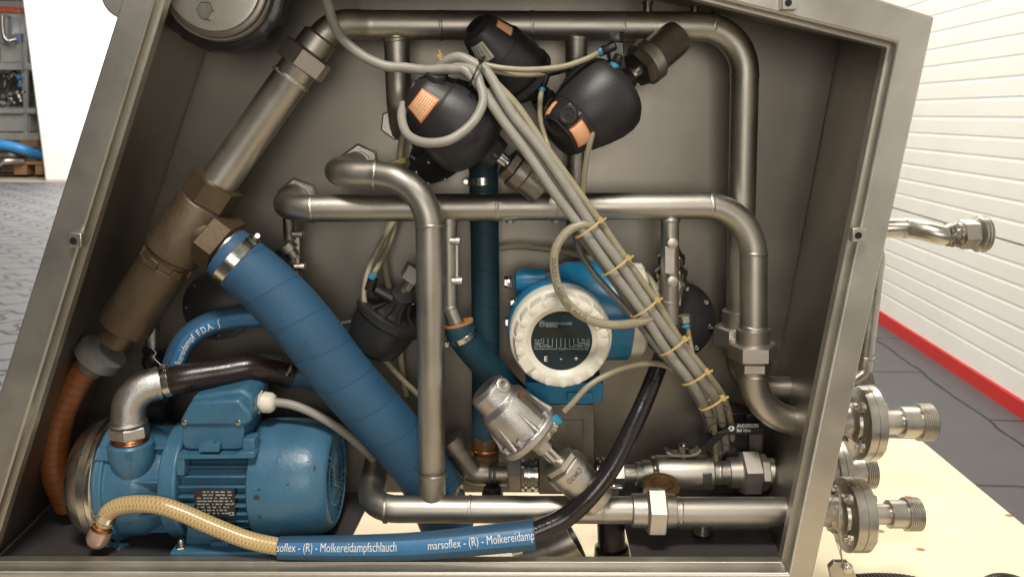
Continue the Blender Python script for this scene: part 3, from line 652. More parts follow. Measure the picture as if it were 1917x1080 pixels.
# chipped paint spots on the fan cover
for (t_p, ph, w, h) in ((382, .32, 6, 4), (386, .20, 4, 1.6), (385, .66, 3, 2.4), (440, .12, 2, 1.4), (486, -.15, 2.5, 6), (462, .5, 1.5, 1.5)):
    b = MB(); n = 9; b.V = [ax.pt(t_p+w*math.cos(g)*(1+.25*math.sin(3*g)), (110 if t_p < 450 else (104.5 if t_p < 475 else 101.8)), ph+h*math.sin(g)/105) for g in [2*math.pi*i/n for i in range(n)]]
    b.Fc = [tuple(range(n))]; b.UV = [None]; b.build('paint_chip', darkink, t0, smooth=0)
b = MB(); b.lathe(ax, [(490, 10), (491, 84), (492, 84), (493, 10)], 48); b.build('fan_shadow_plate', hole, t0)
b = MB()
for i in range(34):
    ph = 2*math.pi*i/34; q = [ax.pt(503, r, ph+.012*(r-20)*.35) for r in (20, 36, 52, 68, 84)]; b.tube(q, 1.6*kM, 6)
for r in (22, 52, 84): b.torus(ax, 503, r, 1.8, 48, 6)
b.lathe(ax, [(499, 18), (505, 18), (506, 15)], 24); b.build('fan_grille', bluep, t0)
# terminal box
b = MB(); b.pp([(340, 793), (456, 793), (456, 838), (447, 842), (350, 842), (340, 830)], .05, .145); b.build('terminal_box', bluep, t0, bevel=.003)
b = MB()
f = [P(x, y, .045) for x, y in ((337, 797), (337, 787), (350, 763), (356, 753), (447, 748), (470, 774), (470, 790), (458, 797))]
b.prism(f, Vector((0, .11, 0)))
lid = b.build('box_lid', bluep, t0, bevel=.005)
b = MB(); b.pp([(352, 766), (360, 742), (452, 728), (474, 742), (474, 775), (455, 782)], .062, .15); b.build('lid_top', bluep, lid, bevel=.006)
for x, y in ((345, 790), (446, 790)):
    b = MB(); b.lathe(axv(P(x, y, .0455), (0, -1, 0)), [(0, 5), (1.5, 5), (2, 4)], 14); b.build('screw', steel2, lid)
b = MB(); b.pbox(372, 832, 410, 846, .035, .06); b.pbox(378, 828, 398, 834, .036, .06); b.build('casting_lug', bluep, t0, bevel=.001)
b = MB(); b.pp([(330, 852), (440, 852), (452, 846), (476, 846), (476, 858), (332, 860)], .034, .06); b.build('casting_rib', bluep, t0, bevel=.0015)
b = MB(); b.pbox(454, 822, 476, 846, .04, .07); b.build('casting_lug', bluep, t0, bevel=.0015); b = MB(); b.pbox(330, 858, 345, 890, .035, .07); b.build('casting_lug', bluep, t0, bevel=.0015)
# nameplate
npY = .0295
b = MB(); b.pp([(362, 916), (438, 916), (441, 968), (365, 967)], npY, npY+.012); npl = b.build('nameplate', plate_k, t0, bevel=.0004)
b = MB(); rn = random.Random(9)
for i in range(8):
    q = 369+rn.choice([0, 0, 4, 10])
    while q < (434 if i < 6 else 424):
        w = rn.uniform(2, 9); b.pbox(q, 919.5+i*5.7, min(q+w, 435), 921.6+i*5.7, npY-.0005, npY+.0002); q += w+rn.uniform(1.2, 6)
b.build('plate_text', dimtext, npl, smooth=0)
text('CE', .008, flat(428, 964, npY-.0005), 'plate_text', white_t, npl, 1)
for x, y in ((366, 942), (437, 942)):
    b = MB(); b.lathe(axv(P(x, y, npY), (0, -1, 0)), [(0, 2.4), (1, 2.2)], 10); b.build('rivet', steel2, npl)
# foot
b = MB(); b.pp([(318, 1033), (505, 1033), (505, 1046), (318, 1046)], .014, .17); b.pp([(350, 985), (440, 985), (452, 1034), (344, 1034)], .04, .15)
b.pbox(393, 1014, 428, 1032, .032, .05); b.pbox(440, 1000, 476, 1034, .04, .15); b.build('foot', bluep, t0, bevel=.0018)
for x, y in ((399, 1025), (420, 1025)):
    b = MB(); b.lathe(axv(P(x, y, .0316), (0, -1, 0)), [(0, 3), (.3, 3)], 10); b.build('foot_hole', hole, t0)
b = MB(); a2 = axv(P(341, 1034, .03), (0, 0, 1)); b.hexn(a2, 0, 14, 11.5, .3, .1); b.lathe(a2, [(14, 6), (26, 6), (28, 4)], 14); b.lathe(a2, [(-1, 14), (1.5, 14)], 20); b.build('foot_bolt', steel2, t0)
b = MB(); a2 = Ax(214, 1026, .075, 250, 1030, .05); b.hexn(a2, 2, 32, 14, .2, .1); b.lathe(a2, [(-14, 20), (4, 20), (6, 14)], 20); b.build('drain_plug', bluep, t0)
# port on top of the pump, nut and elbow
az = axv(P(246, 842, .062), (0, 0, 1), k_(246, 842, .062))
b = MB(); b.lathe(az, [(-46, 30), (-24, 38), (-6, 41), (14, 41), (18, 37)], 32); b.build('port_boss', bluep, t0)
text('T', .018, flat(236, 866, .0255), 'cast_letter', bluep, t0, 1, bold=.03)
b = MB(); b.lathe(az, [(18, 31), (20, 33), (23, 31), (25, 33), (28, 30)], 28); b.build('copper_seal', copper, t0)
t = T('elbow_fitting', 'silver cast elbow with hex nut on top of the blue pump', 'pipe fitting', az.pt(30))
b = MB(); b.hexn(az, 27, 50, 36, .75, .08); b.build('hex_nut', castm, t)
k2 = az.k; P0 = az.pt(56); b = MB(); pe = fil([P0, P(242, 726, .07), P(300, 717, .085)], .045, 12); b.tube(pe, [30*k2]*(len(pe)-1)+[27*k2], 30); b.torus(axv(P0, (0, 0, 1), k2), 0, 30, 4); b.lathe(Ax(292, 718, .084, 304, 715.5, .088), [(0, 27), (1, 31), (8, 31), (9, 27)], 28); b.build('elbow', castm, t)
# black hose from the elbow
pk = Path(cr(pts([(303, 717, .087), (350, 707, .093), (420, 696, .115), (470, 688, .13), (515, 692, .15), (548, 702, .16)]), 10))
b = MB(); b.tube(pk.p, 27*k_(400, 700, .11), 28); one(b, 'black_hose', blackw, 'black ribbed hose leaving the silver elbow above the pump', 'hose')
axc = pk.ax(.012); axc.k = k2
c_ = clamp(None, axc, 28, 13, -1.35); c_['label'] = 'slotted steel hose clamp joining black hose to silver elbow above the pump'
axc = pk.ax(pk.L-.012); axc.k = k2
c_ = clamp(None, axc, 26, 10, -.2); c_['label'] = 'shadowed hose clamp at the far end of the ribbed black hose'
b = MB(); b.tube(cr(pts([(540, 700, .165), (565, 703, .17), (600, 712, .18), (640, 730, .2)]), 6), 24*k2, 24); one(b, 'connecting_hose', hoseb, 'short blue hose passing from the black hose behind the thick wrapped hose', 'hose')
# cable gland and motor cable
t = T('cable_gland', 'cream hexagonal cable gland on the motor terminal box', 'cable gland', P(490, 752, .1)); ax3 = Ax(474, 751, .1, 516, 754, .1)
b = MB(); b.hexn(ax3, 0, 16, 22, .5); b.build('hex_body', cream, t)
b = MB(); b.lathe(ax3, [(16, 16), (19, 16), (20, 20), (34, 19), (40, 15), (42, 9)], 20); b.build('dome_nut', cream, t)
b = MB(); b.tube(cr(pts([(512, 752, .1), (545, 757, .1), (580, 770, .1), (620, 792, .105), (660, 822, .13), (700, 860, .17)]), 8), 8.5*k2, 14); one(b, 'motor_cable', cable, 'light grey cable leaving the cream gland of the pump motor', 'cable')
# yellow braided hose with its clamp and end fitting
k3 = k_(300, 970, .02)
py = Path(cr(pts([(196, 978, .03), (206, 956, .025), (236, 944, .02), (290, 944, .012), (335, 957, .01), (400, 985, .008), (465, 1010, .006), (528, 1024, .004)]), 12))
b = MB(); b.tube(py.p, 16*k3, 28); one(b, 'braided_hose', braid, 'translucent yellow braided hose arching in front of the blue pump', 'hose')
t = T('hose_end_fitting', 'cloudy reddish hose tail hanging under the end of the yellow braided hose', 'hose fitting', P(188, 1005, .03))
ax4 = Ax(197, 972, .03, 176, 1028, .03); b = MB(); b.lathe(ax4, [(14, 16), (18, 20), (44, 21), (54, 17), (60, 8)], 28); b.build('tail', trans, t)
b = MB(); b.lathe(ax4, [(10, 17), (12, 20), (18, 21), (20, 18)], 28); b.build('copper_collar', copper, t)
ax5 = Ax(200, 965, .029, 192, 985, .03); c_ = clamp(None, ax5, 17.5, 13, -2.2); c_['label'] = 'small steel clamp gripping the left end of the yellow braided hose'
# printed blue hose
ph_ = Path(cr(pts([(524, 1025, .006), (590, 1025, .004), (650, 1025, .002), (770, 1022, .0), (880, 1013, .0), (1000, 1000, .004)]), 14)); kh = k_(760, 1020, 0)
n = len(ph_.p)
t = T('printed_hose', 'blue hose with white printed lettering lying along the bottom front rail', 'hose', ph_.p[0])
b = MB(); b.tube(ph_.p, [kh*(21.5+7*q_/ph_.L) for q_ in ph_.s], 48, cap=(True, False)); b.build('tube', hoseb, t)
b = MB(); e = axv(ph_.p[-1], ph_.p[-1]-ph_.p[-2], kh); b.lathe(e, [(-8, 27.8), (.4, 28.4), (.6, 21), (-8, 20)], 32); b.build('cut_end', rubber, t)
def rad(s): return kh*(21.5+7*s/ph_.L)
b = MB(); b.patch(lambda a, c: ph_.surf(a, rad(a)+.0004, c), .003, ph_.L-.002, -.42, .62, 60, 16); b.build('stripe', blues := MATS['blue_stripe'], t)
x8 = lambda px: ph_.L*(px-524)/(1000-524)
def ht(sx0): return lambda a, c: ph_.surf(min(sx0+a, ph_.L-.001), rad(min(sx0+a, ph_.L))+.0013, .30-c/rad(sx0))
def fit_text(body, s0, s1, size, name, bold=.006):
    c = bpy.data.curves.new('m', 'FONT'); c.body = body; c.size = size; o = bpy.data.objects.new('m', c); COL.objects.link(o); bpy.context.view_layer.update(); w = o.dimensions.x; bpy.data.objects.remove(o)
    return text(body, size, ht(s0), name, white_t, t, 12, bold=0, sx=(s1-s0)/w)
fit_text('soflex - (R) - Molkereidampfschlauch', x8(525), x8(747), .0175, 'printed_text')
fit_text('marsoflex - (R) - Molkereidamp', x8(805), x8(999), .0175, 'printed_text')
# black gloss hose sweeping up
pg = Path(cr(pts([(985, 1001, .006), (1020, 987, .01), (1062, 966, .015), (1106, 925, .02), (1146, 872, .035), (1184, 800, .06), (1212, 738, .085), (1236, 676, .105), (1254, 628, .12)]), 12))
b = MB(); n = len(pg.p); kg = k_(1100, 900, .03); b.tube(pg.p, [kg*(20-4*i/n) for i in range(n)], 28); one(b, 'glossy_hose', hoseshine, 'glossy black hose sweeping from the printed blue hose up behind the cable bundle', 'hose')
# ================================================================== vertical teal hose and its branch
kt = k_(905, 600, .2)
b = MB(); b.tube(cr(pts([(903, 262, .2), (905, 330, .2), (908, 500, .2), (909, 700, .2), (907, 880, .2)]), 10), 26*kt, 30); one(b, 'vertical_hose', hosedw, 'dark teal hose running vertically down the back wall between the pipes', 'hose')
ax6 = Ax(903, 338, .2, 904, 352, .2); c_ = clamp(None, ax6, 26.5, 14, -1.5 if 0 else 1.5); c_['label'] = 'steel hose clamp around the top of the dark teal vertical hose'
p = Path(cr(pts([(858, 604, M), (866, 628, M), (896, 668, .14), (935, 710, .16), (975, 752, .18)]), 8))
b = MB(); b.tube(p.p, 29*kt*.93, 30, cap=(False, True)); one(b, 'branch_hose', hosed, 'dark teal hose slanting down right from the small steel branch pipe', 'hose')
b = MB(); e = axv(p.p[0], p.p[1]-p.p[0], kt*.93); b.lathe(e, [(4, 29), (-.6, 29.3), (-1, 27), (-.6, 22), (5, 18)], 30); one(b, 'hose_liner', mat('orange_liner', (.55, .26, .09), 0, .5, (.4, .17, .06), 50), 'orange inner liner showing at the cut mouth of the slanting teal hose', 'hose liner')
ax7 = p.ax(.022); ax7.k = kt*.93; c_ = clamp(None, ax7, 30, 11, 1.6); c_['label'] = 'small steel clamp around the mouth of the slanting teal hose'
# small blue printed hose at left
t = T('curved_hose', 'blue hose with white lettering curving down left behind the thick wrapped hose', 'hose', P(430, 592, .15))
pl = Path(cr(pts([(322, 705, .13), (330, 672, .13), (350, 634, .13), (385, 609, .135), (430, 596, .14), (500, 590, .15)]), 12)); kl = k_(400, 600, .135)
b = MB(); b.tube(pl.p, 21.5*kl, 28); b.build('tube', hoseb, t)
b = MB(); b.patch(lambda a, c: pl.surf(a, 21.9*kl, c), .002, pl.L-.002, -.25, .75, 30, 6); b.build('stripe', MATS['blue_stripe'], t)
def lt(s0): return lambda a, c: pl.surf(min(pl.L, s0+a), 22.9*kl, .5-c/(22*kl))
text('r Molkereidampf  F.D.A.  \u222b', .0145, lt(.008), 'printed_text', white_t, t, 5, bold=.012, sx=.86)
# ================================================================== flow meter
fm = T('flow_meter', 'blue flow meter with white toothed bezel ring and dark round display', 'flow meter', P(1052, 740, .12))
a = axv(P(1052, 641, .035), (0, 1, 0)); kf = a.k
b = MB(); b.lathe(a, [(9, 30), (10, 57), (11, 58), (12, 10)], 48); disp = b.build('display', glass, fm)
b = MB(); b.lathe(a, [(14, 57), (9, 58), (6, 62), (0, 68)], 64, cap=(False, False))
def teeth(t_, r, ph):
    f = ph/(2*math.pi)*18; return r-(3.2 if (r > 82 and abs((f % 1)-.5) < .16) else 0)
b.lathe(a, [(9, 58), (0, 67), (-1, 70), (0, 84), (3, 88), (24, 92), (26, 92), (28, 88), (12, 60)], 216, rf=teeth, cap=(False, False)); b.build('bezel_ring', cream, fm)
for i in range(18):
    ph = 2*math.pi*(i+.5)/18; b = MB(); c = a.pt(-1, 80, ph); s = axv(c, (0, -1, 0), kf); 
    b.lathe(s, [(-2, 8), (.3, 7.6), (.7, 6.8)], 16); b.build('grip_pad', cream, fm) if i not in (3, 12) else None
for ph, w in ((math.pi*.5-.35, 20), (-math.pi*.5+.35-.7, 20)):
    b = MB(); c = a.pt(-.5, 78, ph+math.pi); dd = (c-a.pt(-.5)).normalized(); b.bx(c, 28*kf, 5*kf, 22*kf, Matrix((dd.cross(Vector((0, 1, 0))), Vector((0, 1, 0)), dd)).transposed()); b.build('wrench_lug', cream, fm, bevel=.001)
b = MB(); b.lathe(a, [(26, 88), (30, 96), (34, 98), (66, 99), (70, 96), (72, 92)], 64); b.build('back_ring', cream, fm)
b = MB(); b.lathe(a, [(70, 90), (72, 100), (80, 102), (110, 102), (112, 98), (190, 98), (200, 90)], 64)
hs = b.build('front_housing', meterb, fm)
a2 = Ax(1040, 580, .165, 1240, 580, .165)
b = MB(); b.lathe(a2, [(-12, 50), (0, 80), (16, 90), (60, 92), (66, 94), (132, 94), (134, 90)], 56); b.lathe(Ax(990, 527, .17, 940, 527), [(-30, 24), (8, 24), (24, 20), (26, 16)], 28); b.build('terminal_housing', meterb, fm)
b = MB(); b.lathe(a2, [(133, 84), (136, 89), (158, 88), (163, 82), (164, 20)], 64, rf=lambda t_, r, p_: r-(3 if (r > 80 and math.sin(p_*10) > .5) else 0)); b.build('end_cap', cream, fm)
b = MB(); b.pbox(1146, 600, 1172, 640, .09, .12); lg = b.build('lock_bracket', meterb, fm, bevel=.002)
b = MB(); b.lathe(axv(P(1156, 622, .0895), (0, -1, 0)), [(0, 7.5), (3, 7.5), (3, 5), (1.5, 4)], 18); b.build('lock_screw', steel2, lg)
for y, x in ((528, 955), (566, 962), (603, 957)):
    b = MB(); g = Ax(x+4, y, .15, x-20, y); s_ = .7 if y == 566 else 1; b.hexn(g, 0, 5*s_, 13*s_, .2); b.lathe(g, [(4, 9*s_), (9, 9*s_)], 14); b.hexn(g, 8*s_, 15*s_, 11*s_, .4); b.build('cable_gland', bright, fm)
b = MB(); b.pp([(985, 716), (1130, 716), (1129, 752), (1100, 757), (1020, 757), (985, 742)], .10, .19); b.build('neck_flange', meterb, fm, bevel=.002)
b = MB(); b.pbox(1062, 735, 1110, 748, .095, .12); b.build('neck_block', meterb, fm, bevel=.001)
b = MB(); b.pbox(1009, 757, 1112, 925, .15, .2); sb = b.build('sensor_body', steel_d, fm, bevel=.0015)
b = MB(); b.tube(pts([(1020, 786, .1488), (1092, 786, .1488), (1092, 840, .1488)]), .0009, 6); b.build('edge_line', steel2, sb)
for x0, x1 in ((975, 1008), (1114, 1142)):
    b = MB(); r_ = Ax(x0, 887, .165, x1+60, 887); n_ = x1-x0; b.lathe(r_, [(0, 20), (1, 30), (6, 31), (7, 26), (11, 26), (12, 31), (18, 31), (19, 27), (24, 27), (25, 31), (n_-2, 31), (n_, 20)], 40); b.build('process_connection', bright, fm)
# display printing
dY = .035+9.9*kf-.0009
def dtext(s, x, y, size, m=dimtext, sx=.85, al='LEFT', bold=.0): return text(s, size, flat(x, y, dY), 'display_text', m, disp, 1, align=al, sx=sx, bold=bold)
dtext('ENDRESS+HAUSER', 1021.5, 608, .0058); dtext('PROMAG', 1021.5, 612.5, .0052)
b = MB()
for (x0, y0, x1, y1) in ((1010, 601, 1019, 602), (1010, 601, 1011, 611), (1018, 601, 1019, 611), (1010, 605.5, 1019, 606.5), (1014, 601, 1015, 606), (1010, 610, 1019, 611)): b.pbox(x0, y0, x1, y1, dY, dY+.0003)
b.build('display_logo', dimtext, disp, smooth=0)
b = MB(); b.pbox(1006, 613, 1094, 632, dY-.0002, dY+.0006); b.build('lcd_window', lcdm, disp)
for s, x, y in (('Vol t', 1000, 638), ('m3/h', 1000, 642.5), ('Offset', 1001, 646), ('Low flow cutoff', 1000, 650), ('Overflow', 1000, 654.5)): dtext(s, x, y, .0045)
for s, x, y in (('V1', 1104, 638), ('m/s', 1104, 642), ('Offset', 1104, 646), ('Offset + Vol', 1103, 650), ('Empty Pipe', 1102, 654.5)): dtext(s, x, y, .0045, al='RIGHT')
dtext('Error', 1046, 654.5, .0048)
b = MB()
for i, (x, yb, xe) in enumerate(((1014, 637, 1008), (1018, 641.5, 1008), (1026, 645.5, 1015), (1034, 649, 1026), (1042, 653, 1015), (1050, 649, 1050), (1058, 653, 1081), (1066, 649, 1078), (1074, 645.5, 1090), (1082, 641.5, 1095), (1090, 637, 1096))):
    b.pbox(x-.4, 633, x+.4, yb, dY, dY+.0003); b.pbox(min(x, xe), yb-.4, max(x, xe), yb+.4, dY, dY+.0003)
b.build('display_lines', dimtext, disp, smooth=0)
for x in (1022, 1050, 1078):
    b = MB(); b.lathe(axv(P(x, 661, dY+.0003), (0, -1, 0)), [(0, 3.6), (.4, 3.6), (.5, 3)], 16); b.build('button', hole, disp)
dtext('E', 1018, 676, .0115, white_t, 1, bold=.012); dtext('-', 1048, 675, .0115, white_t, 1, bold=.012); dtext('+', 1074.5, 675.5, .0115, white_t, 1, bold=.012)
# ================================================================== elbow left of the flow meter
t = T('rear_elbow', 'dull steel elbow and union nut left of the flow meter connection', 'pipe fitting', P(890, 885, .165)); ke = k_(890, 885, .165)
b = MB(); pe = fil(pts([(846, 828, .165), (888, 886, .165), (955, 887, .165)]), .02, 8); b.tube(pe, 21.5*ke, 24); b.lathe(Ax(846, 828, .165, 888, 886), [(-8, 26), (14, 26), (15, 21)], 24); b.torus(Ax(918, 887, .165, 940, 887), 0, 21, 3); b.torus(Ax(926, 887, .165, 940, 887), 0, 21, 3); b.build('elbow', steel_d, t)
b = MB(); b.hexn(Ax(950, 887, .165, 990, 887), 0, 25, 33, .1, .12); b.build('union_nut', nutm, t)
t = T('tee_plug', 'rusty brown tee with copper collar under the dark teal vertical hose', 'pipe fitting', P(910, 860, .18))
b = MB(); b.lathe(Ax(908, 820, .185, 908, 900), [(0, 20), (10, 22), (28, 22), (30, 26), (44, 26), (46, 20), (70, 20)], 24); b.build('body', rust, t)
b = MB(); b.torus(Ax(908, 838, .185, 908, 900), 0, 24, 4); b.build('collar', copper, t)
b = MB(); b.lathe(Ax(922, 912, .14, 922, 930), [(0, 16), (12, 20), (20, 20)], 20); one(b, 'black_coupling', rubber, 'small black coupling under the rear elbow just above the bottom pipe', 'coupling')
# lower clamp near hose bottom
ax8 = pb.ax(pb.L-.085); ax8.k = kk; c_ = clamp(None, ax8, 57, 9, -1.2); c_['label'] = 'shadowed clamp near the bottom end of the thick blue hose'
# rusty round cap
t = T('pipe_plug', 'rusty brown round cap above the bottom union nut', 'cap', P(1237, 915, .10)); k1 = k_(1237, 905, .1)
a1 = axv(P(1237, 925, .115), (.02, -.25, 1), k1)
b = MB(); b.lathe(a1, [(0, 34), (18, 36), (24, 34), (26, 28), (25.5, 22), (22, 20), (22, 2)], 40); b.build('cap_body', rust, t)
b = MB(); b.hexn(a1, 21, 27, 18, .2); b.build('cap_hex', rust, t)
# ================================================================== angle seat valves
def lsurf(ax, prof, off=.0004):
    def rr(t):
        for (t0, r0), (t1, r1) in zip(prof, prof[1:]):
            if t0 <= t <= t1 and t1 > t0: return r0+(r1-r0)*(t-t0)/(t1-t0)
        return prof[-1][1]
    return lambda t, ph: ax.pt(t, rr(t)+off/ax.k, ph)
def sticker(ax, prof, t0, t1, p0, p1, parent, lines=8, along=True):
    s = lsurf(ax, prof, .0005); s2 = lsurf(ax, prof, .0010); s3 = lsurf(ax, prof, .0016)
    b = MB(); b.patch(s, t0, t1, p0, p1, 28, 14); o = b.build('sticker', orange, parent)
    m = (t1-t0)*.07; q = (p1-p0)*.07
    b = MB(); b.patch(s2, t0+m, t1-m, p0+q, p1-q, 28, 14); b.build('sticker_face', stick, o)
    rn = random.Random(11); b = MB()
    for i in range(lines):
        f = (i+1)/(lines+1); 
        a = .12
        while a < .86:
            w = rn.uniform(.05, .14)
            if along: b.patch(s3, t0+(t1-t0)*a, t0+(t1-t0)*min(.88, a+w), p0+(p1-p0)*(f-.018), p0+(p1-p0)*(f+.018), 2, 1)
            else: b.patch(s3, t0+(t1-t0)*(f-.024), t0+(t1-t0)*(f+.024), p0+(p1-p0)*a, p0+(p1-p0)*min(.88, a+w), 1, 3)
            a += w+.03
    b.build('sticker_lines', orange, o)
    return o
def elbowfit(name, a, bb, parent, Y, r=8):
    ax = Ax(a[0], a[1], Y, bb[0], bb[1]); L = math.hypot(bb[0]-a[0], bb[1]-a[1])
    b = MB(); b.lathe(ax, [(-r*.6, r*.7), (-r*.3, r), (L-6, r), (L-4, r*.85)], 20); b.build(name, rubber, parent)
    b = MB(); b.lathe(ax, [(L-5, r*.8), (L-5, r*1.05), (L-2.6, r*1.05), (L-2.5, r*.8), (L-1.5, r*.8), (L-1.5, r*1.05), (L+1, r*1.05), (L+1, r*.6)], 24); b.build('release_ring', ringb, parent)
# --- A, front left
t = T('angle_seat_valve', 'black valve actuator with a grey cable looped below its large orange sticker', 'valve', P(850, 220, .10), 'black angle seat valves on the steel pipes')
ax = Ax(772, 166, .055, 1010, 352, .085); a = ax
pr = [(-2, 10), (-2, 24), (2, 30), (7, 41), (14, 48), (22, 51), (50, 62), (56, 65), (58, 68), (76, 75), (108, 82), (132, 84), (150, 80), (163, 70), (176, 52), (178, 38), (182, 33), (205, 29), (207, 12)]
b = MB(); b.lathe(a, pr, 64); act = b.build('actuator', black, t, smooth=30)
b = MB(); b.torus(a, 57, 66, 1.6, 60); b.torus(a, 2, 24, 2, 40); b.build('moulded_rim', black, act)
b = MB(); b.lathe(a, [(-5, 14), (-4, 18), (0, 19)], 30); b.build('end_plug', black, act)
def tab(a, pr, tt, ph, r, act, w=20):
    s = lsurf(a, pr)(tt, ph); rad = (s-a.pt(tt)).normalized(); rd = (rad-a.d*.55).normalized()
    c = axv(s-rd*r*.6*a.k, rd, a.k); b = MB(); b.lathe(c, [(0, r*1.05), (r*.85, r*1.02), (r, r*.93), (r*1.0, r*.62), (r*.93, r*.6), (r*.93, r*.1)], 30)
    m3 = Matrix((a.d, rad, a.d.cross(rad))).transposed(); b.bx(s+a.d*w*.7*a.k-rad*r*.35*a.k, w*1.4*a.k, r*1.3*a.k, r*1.75*a.k, m3)
    o = b.build('port_boss', black, act, bevel=.002)
    b = MB(); b.lathe(axv(c.pt(r*.94), rd, a.k), [(0, 2.4), (.6, 2.2)], 12); b.build('port_hole', hole, o)
tab(a, pr, 22, -1.05, 20, act)
sticker(a, pr, 13, 49, -.23, .72, act, 7, False)
b = MB(); b.lathe(a, [(205, 13), (232, 13), (233, 10)], 24); b.build('stem', bright, t)
b = MB(); b.hexn(a, 226, 246, 33, .3, .08); b.build('stem_nut', steel_d, t)
b = MB(); b.lathe(a, [(243, 30), (246, 36), (268, 37), (270, 33), (272, 31), (312, 32), (314, 30)], 36); vb = b.build('valve_body', steel_d, t)
vs = lsurf(a, [(243, 37), (268, 37), (270, 33), (320, 33)], .0006)
kq = a.k
text('GEMÜ', .0105, lambda x, y: vs(253+(-y if 0 else -y)/kq+4, .35-x/(37*kq)+.3), 'cast_lettering', steel2, vb, 3, bold=.01) if 0 else None
def cast(s, size, ax, t_, r, ph, parent, m=steel2):   # lettering running round the body
    return text(s, size, lambda x, y: ax.pt(t_-y/ax.k, r+.6, ph-x/(r*ax.k)), 'cast_lettering', m, parent, 3, bold=.01)
cast('GEMÜ', .0105, a, 262, 37, .42, vb); cast('DN25', .011, a, 298, 32, .42, vb)
b = MB(); b.lathe(Ax(905, 268, .06, 935, 300, .06), [(0, 14), (36, 14), (38, 9)], 16); 
b.build('air_port', black, t)
# --- B, upper, behind
t = T('angle_seat_valve', 'black valve actuator before the top pipe with a pale paper label', 'valve', P(950, 120, .10), 'black angle seat valves on the steel pipes')
a = Ax(889, 48, .055, 1000, 168, .12)
prB = [(-2, 10), (-2, 20), (2, 25), (6, 33), (14, 38), (24, 41), (60, 54), (70, 57), (100, 62), (118, 63), (134, 60), (136, 66), (150, 66), (152, 58), (172, 44), (175, 25), (192, 22), (193, 8)]
b = MB(); b.lathe(a, prB, 56); act = b.build('actuator', black, t, smooth=30)
b = MB(); b.torus(a, 2, 22, 2, 40); b.torus(a, 62, 55, 1.2, 50); b.build('moulded_rim', black, act)
s_ = lsurf(a, prB, .0005); b = MB(); b.patch(s_, 16, 50, .25, 1.02, 6, 8); lb = b.build('paper_label', pale, act)
s3 = lsurf(a, prB, .0009); b = MB(); rn = random.Random(4)
for i in range(4):
    p_ = .38+.17*i; q = 20
    while q < 45: w = rn.uniform(3, 8); b.patch(s3, q, min(47, q+w), p_-.014, p_+.014, 2, 1); q += w+2
b.build('label_text', darkink, lb)
sticker(a, prB, 18, 50, -1.25, -.75, act, 5)
b = MB(); b.lathe(a, [(190, 12), (250, 12)], 18); b.build('stem', steel2, t)
b = MB(); b.hexn(a, 200, 216, 24, .3); b.lathe(a, [(214, 26), (250, 27), (252, 20)], 26); b.build('valve_body', steel_d, t)
elbowfit('air_elbow', (1026, 134), (1014, 168), t, .075, 7)
b = MB(); b.lathe(Ax(1020, 138, .075, 1060, 128, .075), [(-6, 8), (22, 8), (23, 6)], 18); b.hexn(Ax(1042, 133, .075, 1060, 128, .075), 0, 12, 8, .2); b.build('air_fitting', rubber, t)
b = MB(); b.hexn(Ax(1046, 130, .072, 1062, 126, .072), 0, 12, 9, .3); b.build('hex_fitting', steel2, t)
# --- C, right
t = T('angle_seat_valve', 'black valve actuator at upper right pointing up to its steel body', 'valve', P(1130, 190, .10), 'black angle seat valves on the steel pipes')
a = Ax(1044, 258, .05, 1200, 126, .112)
prC = [(-2, 10), (0, 30), (3, 40), (8, 46), (18, 50), (34, 54), (42, 59), (50, 64), (76, 73), (104, 80), (126, 82), (140, 79), (152, 70), (160, 55), (161, 40), (160, 24), (186, 22), (192, 20), (194, 8)]
b = MB(); b.lathe(a, prC, 64); act = b.build('actuator', black, t, smooth=30)
b = MB(); b.torus(a, 46, 61, 1.6, 60); b.torus(a, 4, 42, 1.6, 50); b.build('moulded_rim', black, act)
tab(a, prC, 24, -.35, 18, act, 14)
sticker(a, prC, 8, 36, .05, .95, act, 8, False)
sticker(a, prC, 8, 36, -1.6, -1.15, act, 4, False)
b = MB(); b.lathe(a, [(190, 13), (228, 13)], 22); b.build('stem', bright, t)
b = MB(); b.hexn(a, 212, 230, 38, .2, .05); b.build('stem_nut', steel_d, t)
b = MB(); b.lathe(a, [(228, 34), (230, 43), (252, 44), (254, 38), (258, 36), (318, 35.5), (326, 33), (330, 20)], 40); vb = b.build('valve_body', steel2 if 0 else steel, t)
text('22.16', .010, lambda x, y: a.pt(237+y/a.k, 44.6, -.25+x/(44*a.k)), 'cast_lettering', steel2, vb, 3)
text('25.16', .010, lambda x, y: a.pt(296+y/a.k, 37.6, -.45+x/(37*a.k)), 'cast_lettering', steel2, vb, 3)
b = MB(); b.pp([(1142, 78), (1168, 78), (1170, 112), (1160, 130), (1146, 126), (1140, 104)], .045, .075); b.build('air_block', rubber, t, bevel=.002)
b = MB(); b.hexn(Ax(1155, 90, .06, 1155, 60, .06), 8, 28, 13, .35, .12); b.build('hex_fitting', bright, t)
elbowfit('air_elbow', (1148, 88), (1122, 98), t, .048, 9); elbowfit('air_elbow', (1158, 108), (1150, 124), t, .043, 9)
